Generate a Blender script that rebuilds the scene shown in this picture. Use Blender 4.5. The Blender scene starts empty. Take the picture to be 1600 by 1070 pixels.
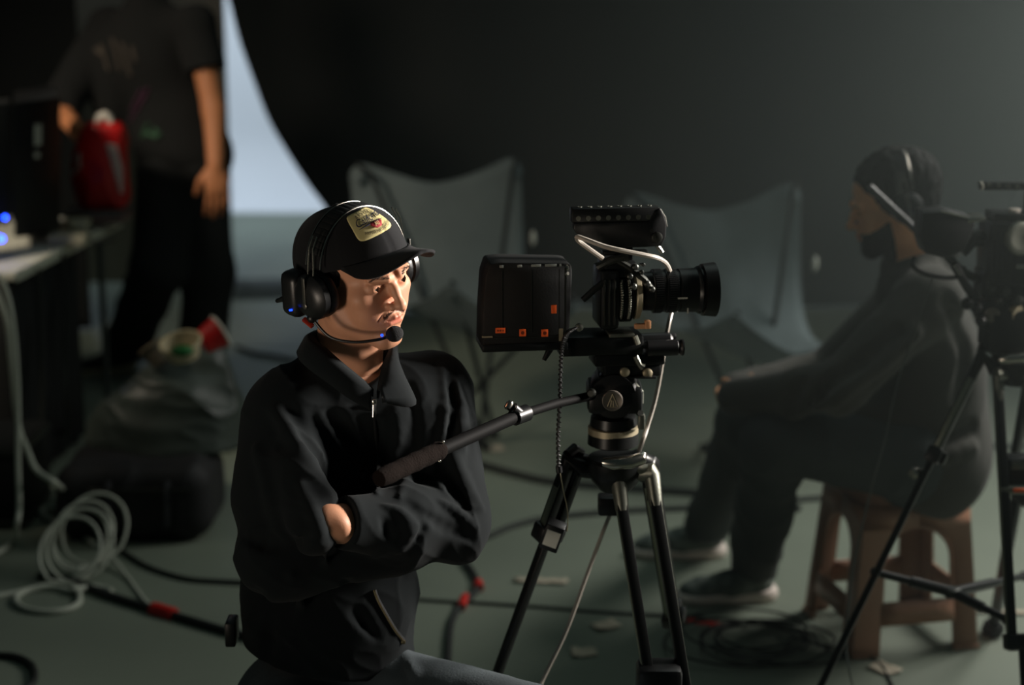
import bpy, bmesh, math, random
import numpy as np
from mathutils import Vector, Matrix, Quaternion
random.seed(7)
NR = np.random.RandomState(11)
sc = bpy.context.scene
COL = sc.collection

# ---------------------------------------------------------------- camera
CAM_H = 1.84
PITCH = math.radians(13.0)
FPX = 2800.0
cd = bpy.data.cameras.new('camera'); cam = bpy.data.objects.new('camera', cd); COL.objects.link(cam)
cam.location = (0, 0, CAM_H); cam.rotation_euler = (math.pi/2 - PITCH, 0, 0)
cd.sensor_width = 36.0; cd.lens = 36.0*FPX/1600.0
cd.clip_start = 0.05; cd.clip_end = 200
cd.dof.use_dof = True; cd.dof.focus_distance = 3.10; cd.dof.aperture_fstop = 2.0
sc.camera = cam
CP, SP = math.cos(PITCH), math.sin(PITCH)
def ray(px, py):
    dx = (px-800)/FPX; dy = (535-py)/FPX
    return Vector((dx, CP+dy*SP, -SP+dy*CP))
def W(px, py, Y):
    d = ray(px, py); t = Y/d.y
    return Vector((d.x*t, Y, CAM_H+d.z*t))
def F(px, py, z=0.0):
    d = ray(px, py); t = (z-CAM_H)/d.z
    return Vector((d.x*t, d.y*t, z))

# ---------------------------------------------------------------- world, lights, exposure
w = bpy.data.worlds.new('studio_dark'); sc.world = w; w.use_nodes = True
bgn = w.node_tree.nodes['Background']
bgn.inputs['Color'].default_value = (0.55, 0.80, 0.78, 1); bgn.inputs['Strength'].default_value = 0.022
vs = sc.view_settings
vs.view_transform = 'Standard'; vs.look = 'None'; vs.gamma = 1.0; vs.use_curve_mapping = False; vs.exposure = 0.0

def look_at(o, tgt):
    o.rotation_euler = (Vector(tgt)-o.location).to_track_quat('-Z', 'Y').to_euler()
def area(name, loc, tgt, sx, sy, power, color, spread=180):
    l = bpy.data.lights.new(name, 'AREA'); l.shape = 'RECTANGLE'; l.size = sx; l.size_y = sy
    l.energy = power; l.color = color; l.spread = math.radians(spread)
    o = bpy.data.objects.new(name, l); COL.objects.link(o); o.location = loc; look_at(o, tgt); return o
def spot(name, loc, tgt, power, color, size=60, blend=.6, rad=.12):
    l = bpy.data.lights.new(name, 'SPOT'); l.energy = power; l.color = color
    l.spot_size = math.radians(size); l.spot_blend = blend; l.shadow_soft_size = rad
    o = bpy.data.objects.new(name, l); COL.objects.link(o); o.location = loc; look_at(o, tgt); return o
# softbox off to the right, slightly behind the crew
area('key_softbox', (3.6, 5.9, 3.1), (1.9, 4.4, 0.0), 1.6, 1.2, 47, (1.0, 1.0, .93), 84)
# light of the set, off to the right in front of the crew
area('set_glow', (3.1, 3.75, 2.0), (-.3, 3.05, 1.30), .6, .6, 24.0, (1.0, .93, .85), 42)
# added dim warm fill, low front left, source unseen, lifts cheek and neck
area('warm_fill', (-1.5, 1.5, .75), (-.25, 3.0, 1.38), .5, .4, 1.35, (1.0, .84, .68), 60)
# soft overhead bounce
area('overhead_bounce', (1.5, 5.4, 4.3), (1.5, 5.7, 0.0), 3.0, 3.0, 8.5, (.80, 1.0, .93), 120)
# lamps that wash the white cyclorama
area('cyclorama_wash', (-3.0, 9.3, 4.6), (-2.0, 12.4, 2.3), 3.0, .6, 125, (.76, .88, 1.0), 120)
# added warm fill on the left, brightens the standing person and table
area('left_fill', (-2.6, 4.9, 2.5), (-1.45, 6.6, .9), .5, .5, 8.0, (1.0, .86, .68), 70)

# ---------------------------------------------------------------- materials
MATS = {}
def srgb(c):
    return tuple((x/12.92 if x <= .04045 else ((x+.055)/1.055)**2.4) for x in [v/255.0 for v in c])
def mat(name, rgb, rough=.6, metal=0.0, noise=0.0, nscale=20, bump=0.0, bscale=200, spec=.5, trans=0, sheen=0,
        emit=None, estr=0, weave=0, attr=None, rgb2=None, sss=0, alpha=1):
    if name in MATS: return MATS[name]
    m = bpy.data.materials.new(name); MATS[name] = m; m.use_nodes = True
    nt = m.node_tree; N = nt.nodes; L = nt.links; b = N['Principled BSDF']
    c = srgb(rgb)+(1,)
    b.inputs['Base Color'].default_value = c
    b.inputs['Roughness'].default_value = rough; b.inputs['Metallic'].default_value = metal
    b.inputs['Specular IOR Level'].default_value = spec
    b.inputs['Transmission Weight'].default_value = trans
    b.inputs['Sheen Weight'].default_value = sheen
    b.inputs['Sheen Roughness'].default_value = .6
    b.inputs['Alpha'].default_value = alpha
    if sss:
        b.inputs['Subsurface Weight'].default_value = sss
        b.inputs['Subsurface Radius'].default_value = (.012, .005, .003)
        b.inputs['Subsurface Scale'].default_value = 1.0
    if emit:
        b.inputs['Emission Color'].default_value = srgb(emit)+(1,); b.inputs['Emission Strength'].default_value = estr
    tc = N.new('ShaderNodeTexCoord')
    src = None
    c2 = srgb(rgb2)+(1,) if rgb2 else tuple(v*.45 for v in c[:3])+(1,)
    if noise:
        n = N.new('ShaderNodeTexNoise'); n.inputs['Scale'].default_value = nscale; n.inputs['Detail'].default_value = 6
        L.new(tc.outputs['Object'], n.inputs['Vector'])
        r = N.new('ShaderNodeValToRGB'); r.color_ramp.elements[0].position = .35; r.color_ramp.elements[1].position = .68
        r.color_ramp.elements[0].color = tuple(c[i]*(1-noise)+c2[i]*noise for i in range(3))+(1,)
        r.color_ramp.elements[1].color = c
        L.new(n.outputs['Fac'], r.inputs['Fac']); src = r.outputs['Color']
    if attr:
        a = N.new('ShaderNodeAttribute'); a.attribute_name = attr
        mx = N.new('ShaderNodeMix'); mx.data_type = 'RGBA'; mx.blend_type = 'MULTIPLY'; mx.inputs[0].default_value = 1
        if src: L.new(src, mx.inputs[6])
        else: mx.inputs[6].default_value = c
        L.new(a.outputs['Color'], mx.inputs[7]); src = mx.outputs[2]
    if src: L.new(src, b.inputs['Base Color'])
    if bump or weave:
        bp = N.new('ShaderNodeBump'); bp.inputs['Strength'].default_value = bump or weave; bp.inputs['Distance'].default_value = .002
        if weave:
            wv = N.new('ShaderNodeTexWave'); wv.inputs['Scale'].default_value = bscale; wv.inputs['Distortion'].default_value = 1.5
            L.new(tc.outputs['Object'], wv.inputs['Vector']); L.new(wv.outputs['Fac'], bp.inputs['Height'])
        else:
            n2 = N.new('ShaderNodeTexNoise'); n2.inputs['Scale'].default_value = bscale; n2.inputs['Detail'].default_value = 4
            L.new(tc.outputs['Object'], n2.inputs['Vector']); L.new(n2.outputs['Fac'], bp.inputs['Height'])
        L.new(bp.outputs['Normal'], b.inputs['Normal'])
    return m

# ---------------------------------------------------------------- object helpers
def link_mesh(name, me, m, parent=None, smooth=True):
    o = bpy.data.objects.new(name, me); COL.objects.link(o)
    if m is not None:
        for mm in (m if isinstance(m, (list, tuple)) else [m]): me.materials.append(mm)
    if smooth: me.polygons.foreach_set('use_smooth', [True]*len(me.polygons))
    me.update()
    if parent is not None:
        o.parent = parent; o.matrix_parent_inverse = wm(parent).inverted()
    return o
def wm(o):
    m = Matrix.LocRotScale(o.location, o.rotation_euler.to_quaternion(), o.scale)
    if o.parent: return wm(o.parent) @ o.matrix_parent_inverse @ m
    return m
def tag(o, label, cat, group=None, kind=None):
    if label: o['label'] = label
    if cat: o['category'] = cat
    if group: o['group'] = group
    if kind: o['kind'] = kind
    return o
def thing(name, label, cat, loc=(0, 0, 0), rz=0, group=None):
    o = bpy.data.objects.new(name, None); COL.objects.link(o); o.empty_display_size = .1
    o.location = loc; o.rotation_euler = (0, 0, rz)
    return tag(o, label, cat, group)

class MB:
    """collects shapes into one bmesh; xf maps local coordinates to world"""
    def __init__(s, xf=None): s.bm = bmesh.new(); s.xf = xf
    def _add(s, vs, fs):
        if s.xf is not None: vs = [s.xf @ Vector(v) for v in vs]
        v = [s.bm.verts.new(p) for p in vs]
        for f in fs:
            try: s.bm.faces.new([v[i] for i in f])
            except ValueError: pass
        return v
    def box(s, lo, hi, bev=.0, R=None, seg=2):
        b = bmesh.new(); bmesh.ops.create_cube(b, size=1)
        c = (Vector(lo)+Vector(hi))/2; d = Vector(hi)-Vector(lo)
        for v in b.verts: v.co = Vector((v.co.x*d.x, v.co.y*d.y, v.co.z*d.z))
        if bev: bmesh.ops.bevel(b, geom=list(b.edges), offset=min(bev, min(abs(x) for x in d)*.45), segments=seg, affect='EDGES', profile=.5)
        for v in b.verts:
            if R is not None: v.co = R @ v.co
            v.co += c
        s._merge(b); return s
    def _merge(s, b):
        b.verts.ensure_lookup_table()
        for i, v in enumerate(b.verts): v.index = i
        s._add([v.co.copy() for v in b.verts], [[v.index for v in f.verts] for f in b.faces]); b.free()
    def obox(s, c, ax, ay, az, d, bev=0):
        """oriented box: centre c, axes, dims d"""
        b = bmesh.new(); bmesh.ops.create_cube(b, size=1)
        for v in b.verts: v.co = Vector((v.co.x*d[0], v.co.y*d[1], v.co.z*d[2]))
        if bev: bmesh.ops.bevel(b, geom=list(b.edges), offset=bev, segments=2, affect='EDGES', profile=.5)
        M = Matrix((ax, ay, az)).transposed()
        for v in b.verts: v.co = M @ v.co + Vector(c)
        s._merge(b); return s
    def tube(s, pts, r, n=10, closed=False, caps=True, flat=1.0):
        pts = [Vector(p) for p in pts]; k = len(pts)
        rs = r if isinstance(r, (list, tuple)) else [r]*k
        T = []
        for i in range(k):
            a = pts[(i-1) % k] if (closed or i > 0) else pts[i]; b = pts[(i+1) % k] if (closed or i < k-1) else pts[i]
            t = (b-a); T.append(t.normalized() if t.length > 1e-9 else Vector((0, 0, 1)))
        u = T[0].orthogonal().normalized(); vs = []
        for i in range(k):
            if i: 
                q = T[i-1].rotation_difference(T[i]); u = q @ u
            u = (u - T[i]*u.dot(T[i])).normalized(); v = T[i].cross(u)
            for j in range(n):
                a = 2*math.pi*j/n
                vs.append(pts[i]+(u*math.cos(a)+v*math.sin(a)*flat)*rs[i])
        fs = []
        for i in range(k if closed else k-1):
            for j in range(n):
                a = i*n+j; b = i*n+(j+1) % n; c = ((i+1) % k)*n+(j+1) % n; d = ((i+1) % k)*n+j
                fs.append((a, b, c, d))
        if caps and not closed:
            fs.append(tuple(range(n))[::-1]); fs.append(tuple((k-1)*n+j for j in range(n)))
        s._add(vs, fs); return s
    def lathe(s, o, axis, prof, n=32, cap=True):
        """profile [(dist along axis, radius)]"""
        o = Vector(o); ax = Vector(axis).normalized(); u = ax.orthogonal().normalized(); v = ax.cross(u)
        vs = []; k = len(prof)
        for (h, r) in prof:
            for j in range(n):
                a = 2*math.pi*j/n; vs.append(o+ax*h+(u*math.cos(a)+v*math.sin(a))*max(r, 1e-5))
        fs = [(i*n+j, i*n+(j+1) % n, (i+1)*n+(j+1) % n, (i+1)*n+j) for i in range(k-1) for j in range(n)]
        if cap: fs.append(tuple(range(n))[::-1]); fs.append(tuple((k-1)*n+j for j in range(n)))
        s._add(vs, fs); return s
    def sphere(s, c, r, n=16, sc3=(1, 1, 1), R=None):
        b = bmesh.new(); bmesh.ops.create_uvsphere(b, u_segments=n, v_segments=max(6, n//2), radius=r)
        for v in b.verts:
            v.co = Vector((v.co.x*sc3[0], v.co.y*sc3[1], v.co.z*sc3[2]))
            if R is not None: v.co = R @ v.co
            v.co += Vector(c)
        s._merge(b); return s
    def prism(s, poly, a, b, bev=0):
        """poly: list of points (Vector) of the front face; a,b offsets vectors"""
        a = Vector(a); b = Vector(b); k = len(poly)
        vs = [Vector(p)+a for p in poly]+[Vector(p)+b for p in poly]
        fs = [tuple(range(k)), tuple(range(k, 2*k))[::-1]]+[((i+1) % k, i, i+k, (i+1) % k+k) for i in range(k)]
        bb = bmesh.new(); vv = [bb.verts.new(p) for p in vs]
        for f in fs: bb.faces.new([vv[i] for i in f])
        bmesh.ops.recalc_face_normals(bb, faces=bb.faces)
        if bev: bmesh.ops.bevel(bb, geom=list(bb.edges), offset=bev, segments=2, affect='EDGES', profile=.5)
        s._merge(bb); return s
    def grid(s, P, closed_u=False):
        nu = len(P); nv = len(P[0]); vs = [p for row in P for p in row]; fs = []
        for i in range(nu if closed_u else nu-1):
            for j in range(nv-1):
                a = i*nv+j; b = ((i+1) % nu)*nv+j; fs.append((a, b, b+1, a+1))
        s._add(vs, fs); return s
    def build(s, name, m, parent=None, smooth=True, angle=35, solid=0, label=None, offset=0, recalc=True):
        if recalc: bmesh.ops.recalc_face_normals(s.bm, faces=s.bm.faces)
        me = bpy.data.meshes.new(name); s.bm.to_mesh(me); s.bm.free()
        o = link_mesh(name, me, m, parent, smooth)
        if smooth and angle < 180: 
            try: me.set_sharp_from_angle(angle=math.radians(angle))
            except Exception: pass
        if solid:
            md = o.modifiers.new('thickness', 'SOLIDIFY'); md.thickness = solid; md.offset = offset
        if label: o['label'] = label
        return o
def spline(pts, n=8, closed=False):
    """Catmull-Rom through pts"""
    pts = [Vector(p) for p in pts]; k = len(pts); out = []
    rng = range(k if closed else k-1)
    for i in rng:
        if closed: p0, p1, p2, p3 = pts[(i-1) % k], pts[i], pts[(i+1) % k], pts[(i+2) % k]
        else: p0, p1, p2, p3 = pts[max(i-1, 0)], pts[i], pts[i+1], pts[min(i+2, k-1)]
        for j in range(n):
            t = j/n
            out.append(.5*((2*p1)+(p2-p0)*t+(2*p0-5*p1+4*p2-p3)*t*t+(3*p1-p0-3*p2+p3)*t**3))
    if not closed: out.append(pts[-1])
    return out

# ---------------------------------------------------------------- signed distance modelling
class SDF:
    def __init__(s): s.ops = []
    def add(s, f, k=.01): s.ops.append(('u', f, k)); return s
    def sub(s, f, k=.01): s.ops.append(('s', f, k)); return s
    def inter(s, f, k=.01): s.ops.append(('i', f, k)); return s
    def cap(s, a, b, ra, rb=None, k=.02, op='u', flat=None):
        a = np.array(a, float); b = np.array(b, float); rb = ra if rb is None else rb; ba = b-a; L = float(ba @ ba)+1e-12
        if flat is None:
            def f(P):
                pa = P-a; h = np.clip(pa @ ba/L, 0, 1)
                return np.linalg.norm(pa-h[:, None]*ba, axis=1)-(ra+(rb-ra)*h)
        else:   # flat = (unit normal, factor): squashed along that direction
            nrm = np.array(flat[0], float); nrm /= np.linalg.norm(nrm); q = flat[1]
            def f(P):
                pa = P-a; h = np.clip(pa @ ba/L, 0, 1); d = pa-h[:, None]*ba; e = d @ nrm
                d = d+(e*(1/q-1))[:, None]*nrm
                return (np.linalg.norm(d, axis=1)-(ra+(rb-ra)*h))*min(1, q*1.15)
        s.ops.append((op, f, k)); return s
    def path(s, pts, rs, k=.02, op='u', kk=None):
        if not isinstance(rs, (list, tuple)): rs = [rs]*len(pts)
        seg = SDF()
        for i in range(len(pts)-1): seg.cap(pts[i], pts[i+1], rs[i], rs[i+1], kk or k)
        A = np.array([tuple(p) for p in pts]); c0 = A.mean(0); R0 = np.linalg.norm(A-c0, axis=1).max()+max(rs)
        def g(P):
            d = np.linalg.norm(P-c0, axis=1)-R0; m = d < k*2+.01
            if m.any(): d[m] = seg(P[m])
            return d
        s.ops.append((op, g, k)); return s
    def ell(s, c, r, R=None, k=.02, op='u'):
        c = np.array(c, float); r = np.array(r, float); M = None if R is None else np.array(R, float)
        def f(P):
            p = P-c
            if M is not None: p = p @ M
            k0 = np.linalg.norm(p/r, axis=1); k1 = np.linalg.norm(p/(r*r), axis=1)+1e-9
            return k0*(k0-1)/k1
        s.ops.append((op, f, k)); return s
    def box(s, c, h, rad=.01, R=None, k=.01, op='u'):
        c = np.array(c, float); h = np.array(h, float)-rad; M = None if R is None else np.array(R, float)
        def f(P):
            p = P-c
            if M is not None: p = p @ M
            q = np.abs(p)-h
            return np.linalg.norm(np.maximum(q, 0), axis=1)+np.minimum(q.max(axis=1), 0)-rad
        s.ops.append((op, f, k)); return s
    def __call__(s, P):
        d = None
        for op, f, k in s.ops:
            e = f(P)
            if d is None: d = e; continue
            if op == 'u':
                h = np.clip(.5+.5*(d-e)/k, 0, 1); d = d*(1-h)+e*h-k*h*(1-h)
            elif op == 's':
                h = np.clip(.5-.5*(d+e)/k, 0, 1); d = d*(1-h)-e*h+k*h*(1-h)
            elif op == 'd':   # displacement
                d = d+e
            else:
                h = np.clip(.5-.5*(d-e)/k, 0, 1); d = d*(1-h)+e*h+k*h*(1-h)
        return d
def vnoise(P, f, seed=0):
    r = np.random.RandomState(seed); v = np.zeros(len(P))
    for i in range(5):
        k = r.normal(size=3)*f; v += np.sin(P @ k+r.uniform(0, 6.28)+1.3*np.sin(P @ (r.normal(size=3)*f*.6)+r.uniform(0, 6)))
    return v/5
def sdf_verts(f, lo, hi, vox, B=12, marg=1.9):
    lo = np.array(lo, float); hi = np.array(hi, float)
    nb = np.ceil((hi-lo)/(vox*B)).astype(int)
    g = np.stack(np.meshgrid(*[np.arange(n) for n in nb], indexing='ij'), -1).reshape(-1, 3)
    cen = lo+(g+.5)*B*vox
    d = np.concatenate([f(c) for c in np.array_split(cen, max(1, len(cen)//40000))])
    act = g[np.abs(d) < B*vox*.87*marg]
    ar = np.arange(B+1); cor = np.stack(np.meshgrid(ar, ar, ar, indexing='ij'), -1)
    dims = nb*B+1
    def key(ix): return (ix[..., 0].astype(np.int64)*(dims[1]+2)+ix[..., 1])*(dims[2]+2)+ix[..., 2]
    VK, VP, FQ = [], [], []
    edges = [((0,0,0),(1,0,0)),((0,1,0),(1,1,0)),((0,0,1),(1,0,1)),((0,1,1),(1,1,1)),
             ((0,0,0),(0,1,0)),((1,0,0),(1,1,0)),((0,0,1),(0,1,1)),((1,0,1),(1,1,1)),
             ((0,0,0),(0,0,1)),((1,0,0),(1,0,1)),((0,1,0),(0,1,1)),((1,1,0),(1,1,1))]
    for ch in np.array_split(act, max(1, len(act)//60)):
        n = len(ch)
        if n == 0: continue
        ix = ch[:, None, None, None, :]*B+cor[None]
        V = f((lo+ix.reshape(-1, 3)*vox)).reshape(n, B+1, B+1, B+1); S = V < 0
        acc = np.zeros((n, B, B, B, 3)); cnt = np.zeros((n, B, B, B))
        for a, b in edges:
            va = V[:, a[0]:a[0]+B, a[1]:a[1]+B, a[2]:a[2]+B]; vb = V[:, b[0]:b[0]+B, b[1]:b[1]+B, b[2]:b[2]+B]
            m = (va < 0) != (vb < 0); t = np.where(m, va/np.where(m, va-vb, 1), 0)
            for q in range(3): acc[..., q] += np.where(m, a[q]+t*(b[q]-a[q]), 0)
            cnt += m
        mm = cnt > 0
        ci = ix[:, :B, :B, :B][mm]
        VK.append(key(ci)); VP.append(lo+(ci+acc[mm]/cnt[mm][:, None])*vox)
        for ax in range(3):
            sl = [slice(0, B)]*3; s2 = list(sl); s2[ax] = slice(1, B+1)
            sa = S[:, sl[0], sl[1], sl[2]]; sb = S[:, s2[0], s2[1], s2[2]]; m = sa != sb
            e = ix[:, :B, :B, :B][m]; inside = sa[m]
            u = np.zeros(3, int); v = np.zeros(3, int); u[(ax+1) % 3] = 1; v[(ax+2) % 3] = 1
            q = np.stack([key(e), key(e-u), key(e-u-v), key(e-v)], 1)
            q[~inside] = q[~inside][:, ::-1]; FQ.append(q)
    VK = np.concatenate(VK); VP = np.concatenate(VP); FQ = np.concatenate(FQ)
    o = np.argsort(VK); VK = VK[o]; VP = VP[o]
    idx = np.searchsorted(VK, FQ); idx = np.clip(idx, 0, len(VK)-1); ok = (VK[idx] == FQ).all(axis=1)
    return VP, idx[ok]
def np_mesh(name, V, Q):
    me = bpy.data.meshes.new(name)
    me.vertices.add(len(V)); me.vertices.foreach_set('co', np.asarray(V, np.float32).ravel())
    me.loops.add(len(Q)*4); me.loops.foreach_set('vertex_index', Q.astype(np.int32).ravel())
    me.polygons.add(len(Q)); me.polygons.foreach_set('loop_start', np.arange(0, len(Q)*4, 4, dtype=np.int32))
    me.polygons.foreach_set('loop_total', np.full(len(Q), 4, np.int32)); me.update(calc_edges=True); me.validate()
    return me
def sdf_obj(name, f, lo, hi, vox, m, parent=None, extra=None, xf=None):
    V, Q = sdf_verts(f, lo, hi, vox)
    if extra:
        for g, l, h, vx in extra:
            V2, Q2 = sdf_verts(g, l, h, vx); Q = np.concatenate([Q, Q2+len(V)]); V = np.concatenate([V, V2])
    me = np_mesh(name, V, Q)
    return link_mesh(name, me, m, parent)
def hit(f, px, py, y0=1.5, y1=9, bias=0.0):
    """first surface point of the sdf along the line of sight through a photograph pixel"""
    d = np.array(ray(px, py)); d /= np.linalg.norm(d); o = np.array([0, 0, CAM_H]); t = y0/d[1]
    for _ in range(160):
        v = float(f((o+d*t)[None])[0])
        if v < .0006: break
        t += max(v*.7, .0006)
        if t*d[1] > y1: return None
    return Vector(o+d*(t-bias))
def text_mesh(name, s, size, m, place, parent=None, extr=.0004, shear=0, spacing=1.0, align='CENTER', label=None):
    """lettering turned into a mesh; place(x,y,z) maps flat text coordinates to the world"""
    cu = bpy.data.curves.new(name, 'FONT'); cu.body = s; cu.size = size; cu.extrude = extr; cu.shear = shear
    cu.space_character = spacing; cu.align_x = align; cu.align_y = 'CENTER'; cu.resolution_u = 3
    o = bpy.data.objects.new('tmp', cu); COL.objects.link(o)
    bpy.context.view_layer.update()
    me = bpy.data.meshes.new_from_object(o.evaluated_get(bpy.context.evaluated_depsgraph_get()))
    bpy.data.objects.remove(o); bpy.data.curves.remove(cu)
    me.name = name
    for v in me.vertices: v.co = place(v.co.x, v.co.y, v.co.z)
    me.materials.clear()
    ob = link_mesh(name, me, m, parent, smooth=False)
    if label: ob['label'] = label
    return ob
# ================================================================ setting
HAZE = .056
m_floor = mat('painted_concrete', (118, 127, 113), .60, noise=.35, nscale=1.6, bump=.25, bscale=60, rgb2=(92, 100, 88))
m_cyc = mat('white_cyclorama_paint', (225, 228, 232), .9, noise=.10, nscale=1.2)
m_curt = mat('black_serge', (27, 30, 30), .92, noise=.25, nscale=2.0, bump=.3, bscale=300)
m_black = mat('matte_black', (22, 24, 24), .7, spec=.25, bump=.1, bscale=300)
m_blackpl = mat('black_plastic', (20, 21, 22), .38, bump=.05, bscale=400)
m_cable = mat('black_cable_rubber', (22, 24, 24), .55)
m_red = mat('red_tape', (205, 34, 22), .55, noise=.2, nscale=30)
m_paper = mat('crumpled_paper', (186, 176, 156), .85, bump=.6, bscale=60, noise=.2)

mb = MB(); n = 60
mb.grid([[Vector((-9+18*i/n, .2+13.3*j/n, 0)) for j in range(n+1)] for i in range(n+1)])
fl = mb.build('floor', m_floor, None); fl['kind'] = 'structure'
md = fl.modifiers.new('thickness', 'SOLIDIFY'); md.thickness = .05; md.offset = -1
# white cyclorama wall, with a cove at the floor
mb = MB(); prof = [(12.3-.5*(1-math.sin(a)), .5-.5*math.cos(a)+.002) for a in [math.pi/2*i/8 for i in range(9)]]
prof = [(12.3-.5+.5*math.sin(a), .5-.5*math.cos(a)+.002) for a in [math.pi/2*i/8 for i in range(9)]]+[(12.3, z) for z in (1.5, 3, 5.2)]
mb.grid([[Vector((x, y, z)) for (y, z) in prof] for x in (-9, -4, 0, 4, 9)])
o = mb.build('wall_back', m_cyc, None, solid=.05, offset=1); o['kind'] = 'structure'

# ---- black drape, tied back along a curved edge
def drape(name, label, Y, edge, x1, ztop, seed, zbot=.01):
    """edge: [(z, x)] left boundary from top to bottom"""
    mb = MB(); rows = []; zs = [e[0] for e in edge]; xs = [e[1] for e in edge]
    nz = 70; nx = 160; r = random.Random(seed)
    for i in range(nz+1):
        z = ztop+(zbot-ztop)*i/nz; xl = float(np.interp(-z, [-a for a in zs], xs)); row = []
        for j in range(nx+1):
            u = j/nx; x = xl+(x1-xl)*u
            ph = x*5.2+.6*math.sin(x*1.7+seed)
            y = Y+.045*math.sin(ph)+.02*math.sin(2.3*ph+z*.6)+.012*math.sin(z*3+x*4)
            row.append(Vector((x, y, z)))
        rows.append(row)
    mb.grid(rows)
    o = mb.build(name, m_curt, None, solid=.012)
    return tag(o, label, 'curtain')
YC = 8.7
pts = [(150, -900), (240, -420), (300, -170), (335, -80), (360, 0), (375, 60), (395, 120), (420, 190), (450, 245), (480, 290), (510, 328), (522, 360), (528, 400), (532, 500)]
edge = [(W(a, b, YC).z, W(a, b, YC).x) for a, b in spline([(p[0], p[1], 0) for p in pts], 4) for a, b in [(a, b)]] if False else \
       [(W(p.x, p.y, YC).z, W(p.x, p.y, YC).x) for p in spline([(q[0], q[1], 0) for q in pts], 4)]
edge[-1] = (0.0, edge[-1][1])
drape('drape', 'huge black drape across the back, its left edge curving away from the bright wall', YC, edge, 6.5, edge[0][0], 3)
xl = W(118, 100, 8.2).x
drape('drape', 'black drape hanging behind the equipment table at the left edge', 8.2, [(5, -6.5), (0, -6.5)], xl, 5.0, 9)
# beige scenery flat standing between the drapes
a = W(112, 0, 9.4).x; b = W(347, 0, 9.4).x
mb = MB(); mb.box((a, 9.40, 0.0), (b, 9.44, 3.2), .004)
for x in (a+.03, (a+b)/2, b-.03): mb.box((x-.025, 9.44, 0.0), (x+.025, 9.50, 3.2), .002)
for z in (.05, 1.6, 3.1): mb.box((a, 9.44, z-.025), (b, 9.49, z+.025), .002)
tag(mb.build('scenery_flat', mat('beige_flat_paint', (150, 140, 122), .8, noise=.2, nscale=3), None),
    'beige scenery flat standing upright behind the person in the black T-shirt', 'panel')
# dark rubber cable ramp across the floor in front of the bright wall
p0 = F(300, 459); p1 = F(560, 453)
mb = MB()
for k in range(3):
    q0 = p0.lerp(p1, k/3+.003); q1 = p0.lerp(p1, (k+1)/3-.003); d = (q1-q0).normalized(); nrm = Vector((-d.y, d.x, 0))
    prof = [(-.2, .003), (-.1, .055), (-.04, .06), (.04, .06), (.1, .055), (.2, .003)]
    poly = [q0+nrm*a_+Vector((0, 0, b_)) for a_, b_ in prof]
    mb.prism(poly, (0, 0, 0), q1-q0)
tag(mb.build('cable_ramp', mat('dark_green_rubber', (30, 40, 32), .7), None, smooth=False),
    'low dark cable ramp lying across the floor at the foot of the bright wall', 'cable ramp')

# ---------------------------------------------------------------- floor marks, tape, scraps
def tape(px0, px1, w, label, name='floor_tape'):
    a = F(*px0); b = F(*px1); d = (b-a).normalized(); nr = Vector((-d.y, d.x, 0)); mb = MB(); rows = []
    for i in range(7):
        t = i/6; c = a.lerp(b, t); wob = .004*math.sin(i*2.1)
        rows.append([c+nr*(w/2*s+wob)+Vector((0, 0, .0015+.0012*abs(math.sin(i*1.3+s)))) for s in (-1, -.4, .4, 1)])
    mb.grid(rows)
    return tag(mb.build(name, m_red, None, solid=.0012, offset=1), label, 'tape')
tape((1066, 968), (1130, 978), .032, 'red tape strip on the floor below the two sneakers')
def scrap(px, py, w, h, rot, label, seed, name='paper_scrap', m=None, zz=.004):
    c = F(px, py); r = random.Random(seed); mb = MB(); k = 9; ca, sa = math.cos(rot), math.sin(rot)
    rows = []
    for i in range(k):
        row = []
        for j in range(k):
            u = (i/(k-1)-.5); v = (j/(k-1)-.5); ed = 1+.12*math.sin(3*u+seed)-.18*abs(u*v)*4*r.random()
            x = u*w*ed; y = v*h*ed
            row.append(c+Vector((x*ca-y*sa, x*sa+y*ca, zz+r.random()*.008*(abs(u)+abs(v)))))
        rows.append(row)
    mb.grid(rows)
    return tag(mb.build(name, m or m_paper, None, solid=.0008, offset=1), label, 'paper scrap')
scrap(915, 1021, .07, .055, .15, 'pale square paper scrap on the floor between the front tripod legs', 3)
scrap(946, 980, .075, .06, .5, 'dull beige paper scrap on the floor, above the square one between the tripod legs', 5)
scrap(772, 702, .07, .07, .3, 'pale paper scrap on the floor below the pan handle, right of the black sleeve', 8)
scrap(320, 800, .035, .035, .2, 'tiny pale paper scrap on the floor right of the dark bag', 9)
scrap(845, 910, .16, .035, -.1, 'faint flat pale scrap on the floor left of the first sneaker', 11)
scrap(1380, 1047, .06, .08, .6, 'pale paper scrap at the end of the black cable coil by the stool', 12)
scrap(1553, 958, .2, .02, -.1, 'thin white strip of tape on the floor right of the brown stool', 13, name='floor_tape')

# thin haze hanging over the back right of the studio
hz = bpy.data.materials.new('stage_haze'); hz.use_nodes = True; nt = hz.node_tree; nt.nodes.remove(nt.nodes['Principled BSDF'])
vs_ = nt.nodes.new('ShaderNodeVolumeScatter'); vs_.inputs['Color'].default_value = (.84, 1.0, .97, 1); vs_.inputs['Density'].default_value = HAZE; vs_.inputs['Anisotropy'].default_value = .3
gm = nt.nodes.new('ShaderNodeNewGeometry'); sx_ = nt.nodes.new('ShaderNodeSeparateXYZ'); mr_ = nt.nodes.new('ShaderNodeMapRange'); mr_.interpolation_type = 'SMOOTHSTEP'
nt.links.new(gm.outputs['Position'], sx_.inputs[0]); nt.links.new(sx_.outputs['X'], mr_.inputs['Value'])
mr_.inputs['From Min'].default_value = -.9; mr_.inputs['From Max'].default_value = 2.6; mr_.inputs['To Min'].default_value = 0; mr_.inputs['To Max'].default_value = HAZE
nt.links.new(mr_.outputs['Result'], vs_.inputs['Density'])
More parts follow.
